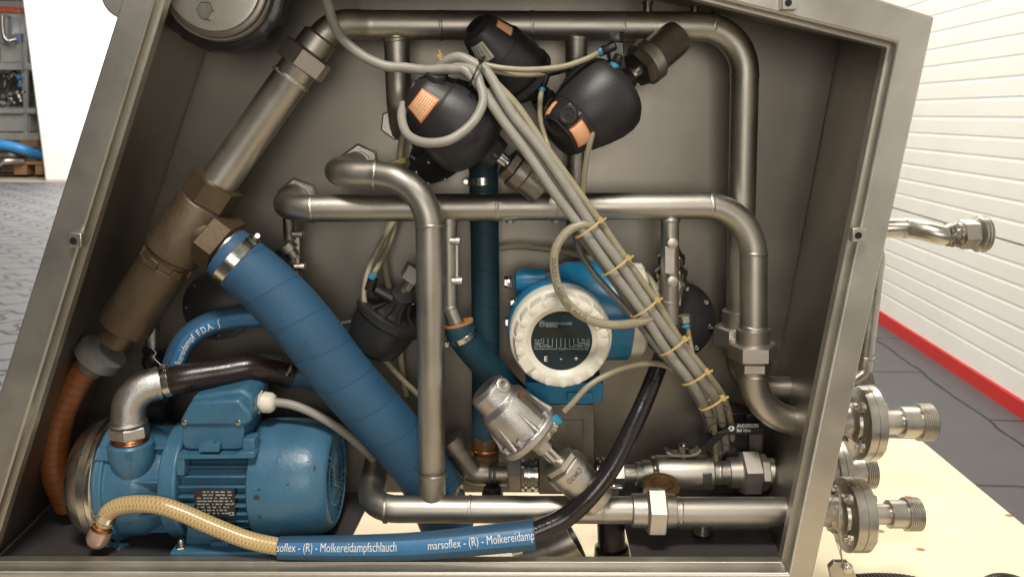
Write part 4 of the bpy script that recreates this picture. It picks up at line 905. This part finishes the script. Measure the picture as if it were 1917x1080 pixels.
# --- silver cast valve
t = T('cast_metal_valve', 'silver cast aluminium valve actuator standing at an angle on the bottom pipe', 'valve', P(960, 790, .06))
a = Ax(908, 726, .045, 1083, 900, .046)
pr = [(-2, 8), (-2, 28), (2, 35), (6, 38), (34, 40), (38, 44), (44, 50), (60, 53), (112, 56), (112, 63), (116, 66), (126, 66), (130, 62), (130, 50), (134, 36), (146, 20), (168, 18), (169, 8)]
b = MB(); b.lathe(a, pr, 64); body = b.build('actuator', castm, t, smooth=25, bevel=.0008)
for ph in (-1.3, -.2, .75, 1.8, 3.0, 4.1):
    r_ = MB(); q = [a.pt(tt, rr_, ph) for tt, rr_ in ((44, 49), (70, 53), (95, 57), (114, 61))]; r_.tube(q, [.8*a.k, 2.2*a.k, 4*a.k, 6*a.k], 12); r_.build('rib', castm, body)
for ph in (-.82, .48, 1.15): 
    c = axv(a.pt(106, 60, ph), a.d, a.k); b = MB(); b.lathe(c, [(-2, 5), (18, 5)], 14); b.hexn(c, -6, 2, 6, .3); b.build('bolt', castm, body)
c = a.pt(14, 38, -.75); rd = (c-a.pt(14)).normalized(); rd2 = (rd-a.d*.1+a.u*.5).normalized(); c2 = axv(c-rd2*8*a.k, rd2, a.k); b = MB(); b.lathe(c2, [(-6, 14), (12, 14), (13, 12), (13, 8), (6, 7)], 28); b.build('port_boss', castm, body)
s_ = lsurf(a, pr, .0005); b = MB(); b.patch(s_, 44, 108, -.95, -.62, 8, 4); lb = b.build('foil_label', steel_d, body)
text('GEMÜ', .008, lambda x, y: a.pt(52-y/a.k, 54.5, -.66-x/(53*a.k)), 'label_text', redink, lb, 2, bold=.02, sx=.6)
b = MB(); a5 = Ax(1000, 822, .035, 1040, 788, .025); b.abox(a5, -8, 36, -12, 14, -20, 18); b.build('side_block', castm, t, bevel=.0025)
b = MB(); b.lathe(a5, [(34, 17), (40, 17), (41, 12)], 26); b.hexn(a5, 38, 50, 15.5, .4, .12); b.hexn(a5, 50, 58, 12, .1, .1); b.build('hex_fitting', bright, t)
b = MB(); b.lathe(a5, [(57, 9.5), (60, 10), (65, 10), (66, 6)], 22); b.build('release_ring', ringb, t)
b = MB(); b.lathe(a, [(150, 18), (168, 18), (169, 14), (216, 14)], 26); b.build('stem', bright, t)
b = MB(); b.hexn(a, 200, 214, 36, .15, .05); b.build('stem_nut', nutm, t)
b = MB(); b.lathe(a, [(214, 34), (216, 41), (240, 42), (242, 38), (246, 38), (314, 37), (318, 34)], 40); vb = b.build('valve_body', nutm, t)
text('GEMÜ', .0115, lambda x, y: a.pt(236-y/a.k, 42.6, .42-x/(42*a.k)), 'cast_lettering', steel_d, vb, 3, bold=.015)
# --- small black diaphragm valves on the back wall
def bolts(ax, t_, R_, n, parent, ph0=0, r=4.5):
    for i in range(n):
        ph = ph0+2*math.pi*i/n; c = axv(ax.pt(t_, R_, ph), ax.d, ax.k); b = MB(); b.lathe(c, [(-2, r), (2, r), (3, r*.8), (3, r*.5), (1.5, r*.4)], 14); b.build('bolt', bright, parent)
GR = 'small black diaphragm valves on the back wall'
t = T('diaphragm_valve', 'black bolted valve with steel stem half hidden behind the long vertical pipe', 'valve', P(730, 600, .18), GR)
a = Ax(700, 640, .17, 764, 536, .165); k_a = a.k
b = MB(); b.lathe(a, [(-20, 8), (-18, 36), (-8, 50), (20, 58), (50, 61), (54, 66), (64, 66), (66, 60), (68, 58)], 48); b.build('lower_housing', black, t)
a_ = axv(a.pt(64), (a.d+a.u*.45), a.k)
b = MB(); b.lathe(a_, [(0, 62), (5, 60), (10, 40), (26, 26), (56, 20), (58, 10)], 40); hsg = b.build('upper_housing', black, t); bolts(a_, 7, 54, 8, t, .3)
for ph in (-.9, -.2, .6, 1.3):
    r_ = MB(); r_.tube([a_.pt(7, 52, ph), a_.pt(26, 28, ph), a_.pt(50, 20, ph)], 4*a.k, 8); r_.build('rib', black, hsg)
b = MB(); b.lathe(a, [(118, 13), (150, 13)], 20); b.build('stem', steel2, t)
b = MB(); b.hexn(a, 140, 170, 26, .3, .06); b.build('stem_nut', nutm, t)
b = MB(); b.lathe(Ax(735, 560, .14, 690, 535, .14), [(0, 10), (36, 10), (38, 8)], 16); b.lathe(Ax(692, 540, .14, 700, 515), [(-4, 9), (24, 9), (26, 7)], 16); b.build('air_elbow', rubber, t)
b = MB(); b.lathe(Ax(696, 521, .138, 702, 505), [(0, 8), (7, 8)], 16); b.build('release_ring', ringb, t)
t = T('diaphragm_valve', 'black bolted valve directly under the central black actuator against the back wall', 'valve', P(815, 320, .2), GR)
a = Ax(800, 270, .2, 822, 330, .17)
b = MB(); b.lathe(a, [(-30, 20), (0, 30), (20, 42), (40, 46), (44, 52), (56, 52), (58, 46), (62, 30)], 40); b.build('housing', black, t); bolts(a, 59, 44, 8, t, .2, 4)
b = MB(); b.lathe(Ax(770, 292, .16, 800, 320, .16), [(0, 9), (30, 10)], 16); b.build('air_elbow', rubber, t)
t = T('diaphragm_valve', 'black bolted valve at right behind the short vertical branch with flat bar', 'valve', P(1270, 600, .2), GR)
a = Ax(1225, 640, .2, 1262, 600, .185)
b = MB(); 
a = axv(P(1258, 596, .23), Vector((.18, -1, .12)), k_a)
b.lathe(a, [(0, 40), (6, 68), (22, 70), (24, 74), (34, 74), (36, 70), (44, 52), (48, 20)], 48); b.build('housing', black, t); bolts(a, 40, 63, 8, t, .15, 5)
b = MB(); a6 = Ax(1257, 565, .19, 1257, 440, .175); 
b.lathe(a6, [(0, 24), (30, 27), (32, 30), (40, 30), (44, 27), (50, 24), (52, 29), (62, 30), (66, 24), (72, 20), (76, 25), (90, 25), (94, 20), (110, 12)], 34); b.build('steel_bonnet', bright, t)
b = MB(); a7 = Ax(1280, 588, .13, 1288, 640, .13); b.hexn(a7, 2, 16, 12, .3); b.build('hex_fitting', nutm, t)
b = MB(); b.lathe(a7, [(16, 8), (24, 9), (25, 6)], 18); b.build('release_ring', ringb, t)
t = T('diaphragm_valve', 'black valve in deep shadow at left above the curved printed blue hose', 'valve', P(405, 560, .2), GR)
a = axv(P(418, 572, .24), Vector((.1, -1, .25)), k_a)
b = MB(); b.lathe(a, [(0, 40), (6, 58), (26, 62), (28, 66), (38, 66), (42, 50), (50, 20)], 40); b.build('housing', black, t); bolts(a, 41, 57, 8, t, .1, 3)
# thin left pipe and black joint
t = pipeobj('short_pipe', 'short thin steel pipe with a dark nut standing right of the brass sleeve', P(284, 625, .16)); k5 = k_(284, 625, .16)
b = MB(); b.tube(pts([(280, 560, .16), (284, 600, .16), (288, 655, .16)]), 14*k5, 20); b.build('tube', steel2, t)
b = MB(); b.hexn(Ax(288, 648, .16, 289, 690), 0, 12, 21, .3); b.lathe(Ax(288, 648, .16, 289, 690), [(12, 18), (30, 22), (44, 18), (50, 12)], 20); b.build('joint', rubber, t)
b = MB(); b.tube(cr(pts([(285, 652, .13), (292, 660, .125), (288, 668, .125), (298, 680, .125), (312, 690, .12)]), 4), .0008, 6); b.build('twine', white_t, t)
b = MB(); b.lathe(Ax(560, 495, .16, 530, 455, .15), [(18, 14), (32, 15), (34, 20), (48, 20), (50, 14)], 20); one(b, 'threaded_coupling', steel2, 'small steel coupling behind the clamp end of the thick blue hose', 'coupling')
b = MB(); b.lathe(Ax(275, 768, .15, 335, 768), [(0, 20), (10, 24), (34, 24), (40, 18)], 20); one(b, 'shadowed_coupling', rubber, 'dark round coupling hidden in shadow behind the silver elbow', 'coupling')
# bottom loose pieces
t = T('open_pipe_stub', 'open stained steel pipe end pointing right under the bottom pipe', 'pipe', P(1030, 1020, .1))
a = Ax(995, 1050, .115, 1082, 1000, .122); b = MB(); b.lathe(a, [(0, 44), (92, 46), (92, 43), (20, 43), (20, 5)], 44); b.build('tube', steel2, t)
b = MB(); a8 = Ax(960, 1028, .12, 1040, 1000, .12); b.lathe(a8, [(0, 22), (30, 24), (62, 22), (64, 12)], 24); b.build('inner_stub', bright, t)
t = T('rubber_foot', 'black rubber machine foot standing on plywood below the bottom pipe', 'foot', P(1146, 1048, .12))
b = MB(); a = Ax(1143, 960, .13, 1146, 1060, .13); b.lathe(a, [(0, 26), (66, 26), (70, 32), (92, 34), (110, 36)], 30); b.build('foot_body', rubber, t)
b = MB(); b.lathe(a, [(0, 10), (32, 10)], 14); b.build('bolt', bright, t)
t = T('threaded_rod', 'threaded steel rod going through the dark base plate under the bottom pipe', 'threaded rod', P(1312, 1010, .15))
az = axv(G(1314, 1000, zf), (0, 0, 1), k_(1314, 1000, .15)); b = MB(); b.lathe(az, [(0, 13.0)]+[(1+i*1.6, 13.5 if i % 2 else 11.5) for i in range(34)], 20); b.build('rod', steel2, t)
b = MB(); b.lathe(az, [(-1, 20), (2, 20), (2.1, 13)], 24); b.build('washer', rubber, t)
t = T('terminal_block', 'black box with grey cover plate at lower right behind the valve lever', 'box', P(1385, 900, .22))
b = MB(); b.pbox(1358, 772, 1402, 905, .19, .235); b.pp([(1394, 778), (1418, 770), (1428, 792), (1400, 796)], .18, .22); b.build('box_body', rubber, t, bevel=.003)
b = MB(); b.pbox(1402, 800, 1428, 900, .2, .23); b.build('cover_plate', steel_d, t, bevel=.001)
# small clamp with teal scrap behind silver valve
t = T('hose_clamp', 'small clamp with bright slotted screw right of the silver valve body', 'hose clamp', P(1150, 915, .1), 'worm drive hose clamps')
b = MB(); b.lathe(Ax(1136, 912, .09, 1172, 912, .09), [(0, 4), (28, 4)], 12); b.pbox(1144, 914, 1158, 930, .09, .1); b.build('band', bright, t)
b = MB(); b.lathe(axv(P(1149, 911, .09), (0, -1, 0)), [(0, 7), (7, 7), (8, 5)], 18); b.build('screw', bright, t)
b = MB(); b.pbox(1140, 926, 1170, 942, .1, .14); b.build('hose_scrap', hosed, t, bevel=.002)

# ================================================================== cables
def cab_(q, r, m, label, name='control_cable', g='grey control cables in the tied bundle', cat='cable', n=10, Yk=None):
    p = pts(q); b = MB(); b.tube(cr(p, n), r*U(p[len(p)//2]), 14); return one(b, name, m, label, cat, g)
BUN = [(905, 150, .02), (950, 215, .01), (1000, 285, .005), (1052, 360, .005), (1100, 428, .008), (1152, 500, .012), (1207, 577, .02), (1260, 650, .035), (1302, 708, .055), (1332, 755, .10), (1345, 800, .17), (1350, 862, .21)]
def off(l, o, dy=0, taper=1):
    out = []; rj = random.Random(int(o*7)+31)
    for i, q in enumerate(l):
        o0 = o; j = rj.uniform(-3.2, 3.2); a = l[max(i-1, 0)]; c = l[min(i+1, len(l)-1)]; dx, dyy = c[0]-a[0], c[1]-a[1]; L = math.hypot(dx, dyy); w = (o+j)*(taper if i > 6 else 1)
        out.append((q[0]-dyy/L*w*-1, q[1]+dx/L*w*-1, q[2]+dy))
    return out
# offsets: positive = up/right side
cab_([(608, -30, .06), (614, 10, .055), (633, 62, .05), (673, 101, .045), (718, 123, .045), (757, 127, .045), (800, 132, .04), (845, 130, .03), (880, 140, .022)]+off(BUN, -10.5)[1:], 9.6, cable, 'grey cable entering from the top edge beside the inclined pipe and joining the tied bundle')
cab_([(820, 128, .055), (836, 115, .045), (860, 108, .035), (888, 120, .028), (915, 140, .022)]+off(BUN, 10)[1:], 9.6, cable, 'grey cable arching over the bundle start under the pale paper label')
cab_([(820, 140, .06), (850, 126, .04), (886, 133, .02), (899, 160, .01), (904, 192, .0), (884, 231, -.012), (842, 262, -.026), (794, 267, -.022), (763, 252, .0), (752, 222, .025), (756, 196, .05)], 9, cable, 'thick grey cable looping below the central black actuator')
cab_([(930, 158, .02)]+off(BUN, 26, .006)[1:7]+off(BUN, 22, .006)[7:], 7, cable_y, 'thinner beige cable along the upper right side of the tied bundle')
cab_([(912, 170, .03)]+off(BUN, 0, .016)[1:], 8.0, cable, 'grey cable lying at the back of the tied bundle')
cab_(off(BUN, -20, .012)[4:], 7, cable_d, 'darker grey cable along the lower left side of the tied bundle')
ol = [(1118, 440, .012), (1100, 421, .006), (1067, 430, .004), (1043, 460, .0), (1037, 497, .0), (1047, 543, .0), (1073, 580, .0), (1113, 602, .0), (1153, 608, .006), (1200, 602, .016), (1228, 590, .03)]
op = Path(cr(pts(ol), 10)); ko = k_(1050, 520, 0)
t = T('printed_cable', 'beige cable printed with dark type lettering looping in front of the flow meter', 'cable', op.p[0])
b = MB(); b.tube(op.p, 8.6*ko, 18); b.build('sheath', cable_y, t)
def ot(s0): return lambda x, y: op.surf(op.L-(s0)+x if 0 else s0+x, 8.6*ko+.0003, .0-(y-.0028)/(8.6*ko))
text('OLFLEX CLASSIC-100  4x0,75', .0088, ot(op.L*.30), 'printed_text', darkink, t, 3)
cab_([(1073, 405, .05), (1078, 440, .05), (1085, 470, .045), (1113, 514, .035), (1153, 558, .03), (1193, 602, .03), (1232, 655, .035), (1280, 705, .06), (1310, 735, .085)], 6.5, cable_d, 'dark grey cable crossing the flow meter from behind the middle pipe')
G2 = 'thin air tubes'
def tube_(q, r, lab, m=cable_y, n=10): return cab_(q, r, m, lab, 'air_tube', G2, 'air tube', n)
tube_([(1124, 97, .048), (1095, 112, .042), (1050, 126, .035), (990, 131, .03), (940, 128, .028), (905, 122, .032), (880, 125, .04)], 5.5, 'beige air tube running left from the upper right valve across the top black actuator')
tube_([(1150, 122, .043), (1140, 150, .035), (1122, 205, .028), (1106, 262, .03), (1096, 310, .04), (1091, 362, .055), (1090, 420, .075)], 5.5, 'beige air tube falling in front of the upper right actuator past its orange sticker')
tube_([(1014, 166, .075), (1011, 195, .07), (1012, 225, .068), (1022, 262, .06), (1035, 300, .04)], 5, 'short beige air tube dropping from the elbow of the top actuator')
tube_([(1020, 140, .072), (990, 141, .05), (950, 139, .04), (920, 132, .035)], 4.5, 'short air tube behind the horizontal tube at the top actuator')
tube_([(1056, 770, .03), (1072, 754, .03), (1100, 724, .035), (1135, 702, .045), (1175, 686, .055), (1215, 680, .06), (1245, 684, .075), (1275, 700, .085)], 5.5, 'beige air tube arching from the silver cast valve to the cable bundle')
tube_([(744, 405, .2), (722, 440, .19), (694, 495, .17), (682, 550, .15), (690, 610, .145), (712, 660, .15), (748, 705, .17), (784, 740, .19)], 5.5, 'grey air tube hanging in a long curve in front of the left diaphragm valve')
tube_([(746, 405, .21), (728, 460, .2), (710, 495, .17), (700, 512, .145)], 5, 'short grey tube going down to the elbow of the left diaphragm valve')
tube_([(760, 240, .2), (752, 270, .2), (748, 310, .2), (742, 370, .21), (728, 430, .215), (720, 490, .215), (728, 540, .22)], 7, 'grey tube passing down behind the middle pipe left of the long vertical pipe')
tube_([(926, 466, .215), (960, 461, .21), (1000, 463, .2), (1050, 470, .19), (1100, 482, .17), (1130, 495, .16)], 6.5, 'dull beige tube running right behind the top of the flow meter')
tube_([(1190, 500, .2), (1215, 520, .19), (1232, 560, .17), (1234, 610, .15), (1226, 640, .13)], 6.5, 'dull beige tube curving down right of the flow meter end cap')
tube_([(1287, 612, .13), (1292, 640, .13), (1300, 675, .12), (1312, 700, .11)], 4.5, 'short tube leaving the right diaphragm valve towards the bundle')
tube_([(1306, 700, .11), (1322, 748, .13), (1336, 790, .15), (1340, 860, .18)], 5.5, 'tube beside the bottom end of the tied bundle')
tube_([(748, 640, .215), (752, 690, .22), (760, 740, .225)], 6, 'short straight tube below the left diaphragm valve')
tube_([(690, 590, .17), (665, 600, .17), (640, 606, .18)], 4, 'thin tube leading left from the left diaphragm valve to the thick blue hose', cable_d)
# ties
def tie(x, y, Y, dx, dy, r, lab, m=tiem, head=-1.0, tail=True):
    ax = Ax(x, y, Y, x+dx, y+dy); t = T('cable_tie', lab, 'cable tie', ax.A, 'plastic ties round the cable bundle')
    b = MB(); rings = []
    for tt, rr_ in ((-1.9, r), (-1.9, r+1.4), (1.9, r+1.4), (1.9, r), (-1.9, r)): rings.append([ax.A+ax.d*tt*ax.k+(ax.u*math.cos(g)*.62+ax.v*math.sin(g))*rr_*ax.k for g in [2*math.pi*j/32 for j in range(32)]])
    b.ring_skin(rings, (False, False)); b.build('band', m, t)
    c = ax.A+(ax.u*math.cos(head)*.62+ax.v*math.sin(head))*(r+2.5)*ax.k; rd = (c-ax.A).normalized(); m3 = Matrix((ax.d, rd, ax.d.cross(rd))).transposed()
    b = MB(); b.bx(c, 10*ax.k, 7*ax.k, 9*ax.k, m3); 
    if tail: b.bx(c+rd*4*ax.k+ax.d*2*ax.k, 4*ax.k, 12*ax.k, 3*ax.k, m3)
    b.build('head', m, t, bevel=.0006)
for x, y, Y, r, lab in ((1101, 428, .008, 29, 'yellow cable tie on the bundle where it crosses the middle pipe'), (1152, 498, .012, 29, 'yellow cable tie on the bundle above the blue meter housing'), (1206, 576, .02, 29, 'yellow cable tie on the bundle by the cream end cap of the flow meter'),
                        (1258, 648, .035, 28, 'yellow cable tie on the bundle just above the glossy black hose'), (1300, 706, .055, 26, 'yellow cable tie on the bundle right of the glossy black hose'), (1331, 754, .08, 24, 'lowest yellow cable tie on the bundle')):
    d_ = (45, 62) if y < 700 else (28, 46); tie(x, y, Y, d_[0], d_[1], r, lab, head=-1.15)
tie(890, 138, .012, 40, 20, 25, 'black cable tie where the loose cables join beside the top actuator', rubber, head=-1.2, tail=True)
tie(828, 118, .05, 40, -14, 11, 'yellow tie around the arching cable above the central black actuator', tiem, head=-1.4, tail=True)
tie(746, 302, .2, 3, 20, 12, 'yellow tie on the grey tube near the back wall left of the central actuator', tiem, head=-.6, tail=False)
t = T('wire_wrap', 'thin yellow wire loops tangled around the lower end of the cable bundle', 'wire', P(1345, 800, .1))
for x, y, r, an in ((1340, 770, 20, .3), (1348, 800, 18, -.2), (1346, 840, 15, .1)):
    ax = Ax(x, y, .10 if y < 800 else .12, x+8+an*20, y+40); b = MB(); b.torus(ax, 0, r+3, .8, 30, 6); b.build('wire_loop', brass, t)

# ================================================================== outside, right of the cabinet
def flange(name_y, x0, y, Y, xs, r, label, pipe_r, hose_r, thr):
    """x0: pipe start, xs = (disc start, disc end, adapter end, thread start, thread end)"""
    t = T('pipe_flange', label, 'flange', P(xs[0], y, Y), 'bolted pipe flanges outside the right wall')
    a = Ax(xs[0], y, Y, xs[0]+100, y); w = xs[1]-xs[0]
    b = MB(); b.lathe(a, [(-30, pipe_r), (-16, pipe_r+1), (-8, pipe_r+7), (-6, pipe_r+12), (0, pipe_r+13)], 40); b.build('weld_neck', steel2, t)
    b = MB(); b.lathe(a, [(0, 10), (0, r-2), (1.5, r), (w*.47, r), (w*.49, r-1.5), (w*.5, r-1.5)], 64); b.build('flange_disc', steel2, t)
    b = MB(); b.lathe(a, [(w*.5, r-1.5), (w*.51, r-1.5), (w*.53, r), (w-1.5, r), (w, r-2), (w, 10)], 64); b.build('flange_disc', steel2, t)
    for i in range(4):
        ph = math.pi/4+.25+i*math.pi/2; c = axv(a.pt(0, r*.74, ph), a.d, a.k); b = MB(); b.hexn(c, -9, -1, 9.5, .3+i, .1); b.lathe(c, [(-1.6, 11), (0, 11)], 18); b.lathe(c, [(-15, 5), (-9, 5.5)], 12); b.lathe(c, [(-.5, 5), (w+.5, 5)], 10); b.hexn(c, w, w+8, 9.5, .3, .1); b.build('flange_bolt', steel2, t)
    b = MB(); o_ = xs[2]-xs[0]; b.lathe(a, [(w, hose_r+4), (w+5, hose_r+2), (w+8, hose_r), (o_, hose_r), (o_+1, hose_r+7), (xs[3]-xs[0], hose_r+7)], 36); b.build('adapter', steel2, t)
    s0, s1 = xs[3]-xs[0], xs[4]-xs[0]; pf = [(s0, hose_r+6), (s0+1, thr)]; q = s0+1
    while q < s1-2: pf += [(q+1.2, thr), (q+1.9, thr-2), (q+2.8, thr-2), (q+3.5, thr)]; q += 3.6
    pf += [(s1, thr-2), (s1, thr-7), (s0+6, thr-8), (s0+6, 4)]
    b = MB(); b.lathe(a, pf, 48); b.build('threaded_end', steel2, t, smooth=20)
flange(0, 1560, 790, .11, (1600, 1633, 1684, 1716, 1742), 70, 'upper bolted steel flange and threaded end outside the right cabinet wall', 25, 22, 35)
flange(0, 1540, 883, .20, (1550, 1576, 1594, 1614, 1634), 60, 'middle steel flange half hidden behind the other two outside the right wall', 22, 20, 31)
flange(0, 1540, 962, .062, (1578, 1615, 1662, 1692, 1718), 69, 'lower bolted steel flange and threaded end with wire hanging beside it', 26, 19, 31)
b = MB(); b.tube(pts([(1460, 883, .2), (1560, 883, .2)]), 22*k_(1500, 883, .2), 24); one(b, 'wall_pipe', steel2, 'short pipe piece leading through the right wall to the middle flange', 'pipe')
t = T('side_outlet_pipe', 'bent steel outlet pipe with hex end and thread sticking out upper right of the cabinet', 'pipe', P(1645, 428, .12)); k6 = k_(1700, 430, .12)
b = MB(); b.tube(cr(pts([(1600, 426, .15), (1650, 427, .145), (1700, 427, .13), (1735, 433, .11), (1765, 440, .10), (1800, 439, .10)]), 10), 18.5*k6, 26)
b.weld(P(1694, 427, .132), (1, 0, 0), 18.7*k6); b.build('tube', steel2, t)
a = Ax(1768, 440, .1, 1850, 438, .1); rn = random.Random(2)
b = MB(); b.lathe(a, [(0, 18), (3, 21), (7, 20), (10, 23), (14, 21), (18, 24), (22, 21), (26, 23), (30, 21)], 24, rf=lambda t_, r, p_: r+1.6*math.sin(4*p_+t_)); b.build('weld_bead', steel_d, t)
b = MB(); b.hexn(a, 28, 58, 28, .35, .06); b.build('hex_end', steel2, t)
b = MB(); b.lathe(a, [(56, 22), (60, 32), (62, 34), (64, 34), (65, 32), (67, 32), (68, 34), (70, 34), (71, 32), (73, 32), (74, 34), (76, 33), (76, 27), (60, 25), (60, 3)], 44); b.build('threaded_end', steel2, t, smooth=20)
t = T('drain_pipe', 'thin vertical steel pipe behind the right frame edge running down to the upper flange', 'pipe', P(1630, 600, .11)); k7 = k_(1620, 600, .1)
b = MB(); b.tube(fil(pts([(1560, 452, .1), (1644, 452, .1), (1616, 694, .1), (1590, 712, .1)]), [.03, .015], 8), 15.5*k7, 24); b.weld(P(1621, 668, .1), (0, 0, 1), 15.5*k7, .003); b.build('tube', steel2, t)
b = MB(); b.pp([(1585, 708), (1600, 690), (1625, 678), (1634, 694), (1640, 720), (1590, 724)], .1, .106); b.build('bracket', steel2, t, bevel=.001)
b = MB(); b.tube(cr(pts([(1566, 922, .02), (1558, 935, .02), (1556, 965, .02), (1563, 1005, .02), (1574, 1040, .03), (1580, 1075, .03)]), 8), .0007, 6); b.tube(cr(pts([(1566, 922, .02), (1572, 930, .025), (1570, 990, .03), (1577, 1050, .03)]), 8), .0012, 6)
one(b, 'hanging_wire', steel2, 'thin loose wire hanging beside the lower flange', 'wire')
t = T('wire_clamp', 'small grey metal clamp with hex bolt at the bottom edge under the lower flange', 'clamp', P(1575, 1065, .04))
b = MB(); b.pp([(1552, 1062), (1562, 1052), (1588, 1052), (1598, 1066), (1606, 1085), (1606, 1110), (1562, 1110)], .03, .04); b.build('plate', steel2, t, bevel=.001)
b = MB(); a = axv(P(1586, 1062, .03), (-.2, -1, .1), k7); b.hexn(a, 0, 9, 9, .3, .1); b.lathe(a, [(9, 5), (12, 4.5)], 12); b.lathe(a, [(-1, 11), (1, 11)], 16); b.build('bolt', bright, t)
def corr(q, r, lab):
    p = cr(pts(q), 26); k = U(p[0]); b = MB(); b.tube(p, [k*(r+(1.4 if i % 4 < 2 else -1.2)) for i in range(len(p))], 18); return one(b, 'corrugated_hose', rubber, lab, 'hose', 'black hoses on the plywood')
corr([(1606, 1088, .06), (1650, 1086, .07), (1700, 1090, .08), (1760, 1104, .09)], 13, 'black corrugated hose at the bottom edge beside the small clamp')
corr([(1820, 1110, .12), (1850, 1092, .12), (1875, 1086, .12), (1905, 1092, .12), (1940, 1110, .12)], 13, 'black hose loop just showing at the bottom right corner')
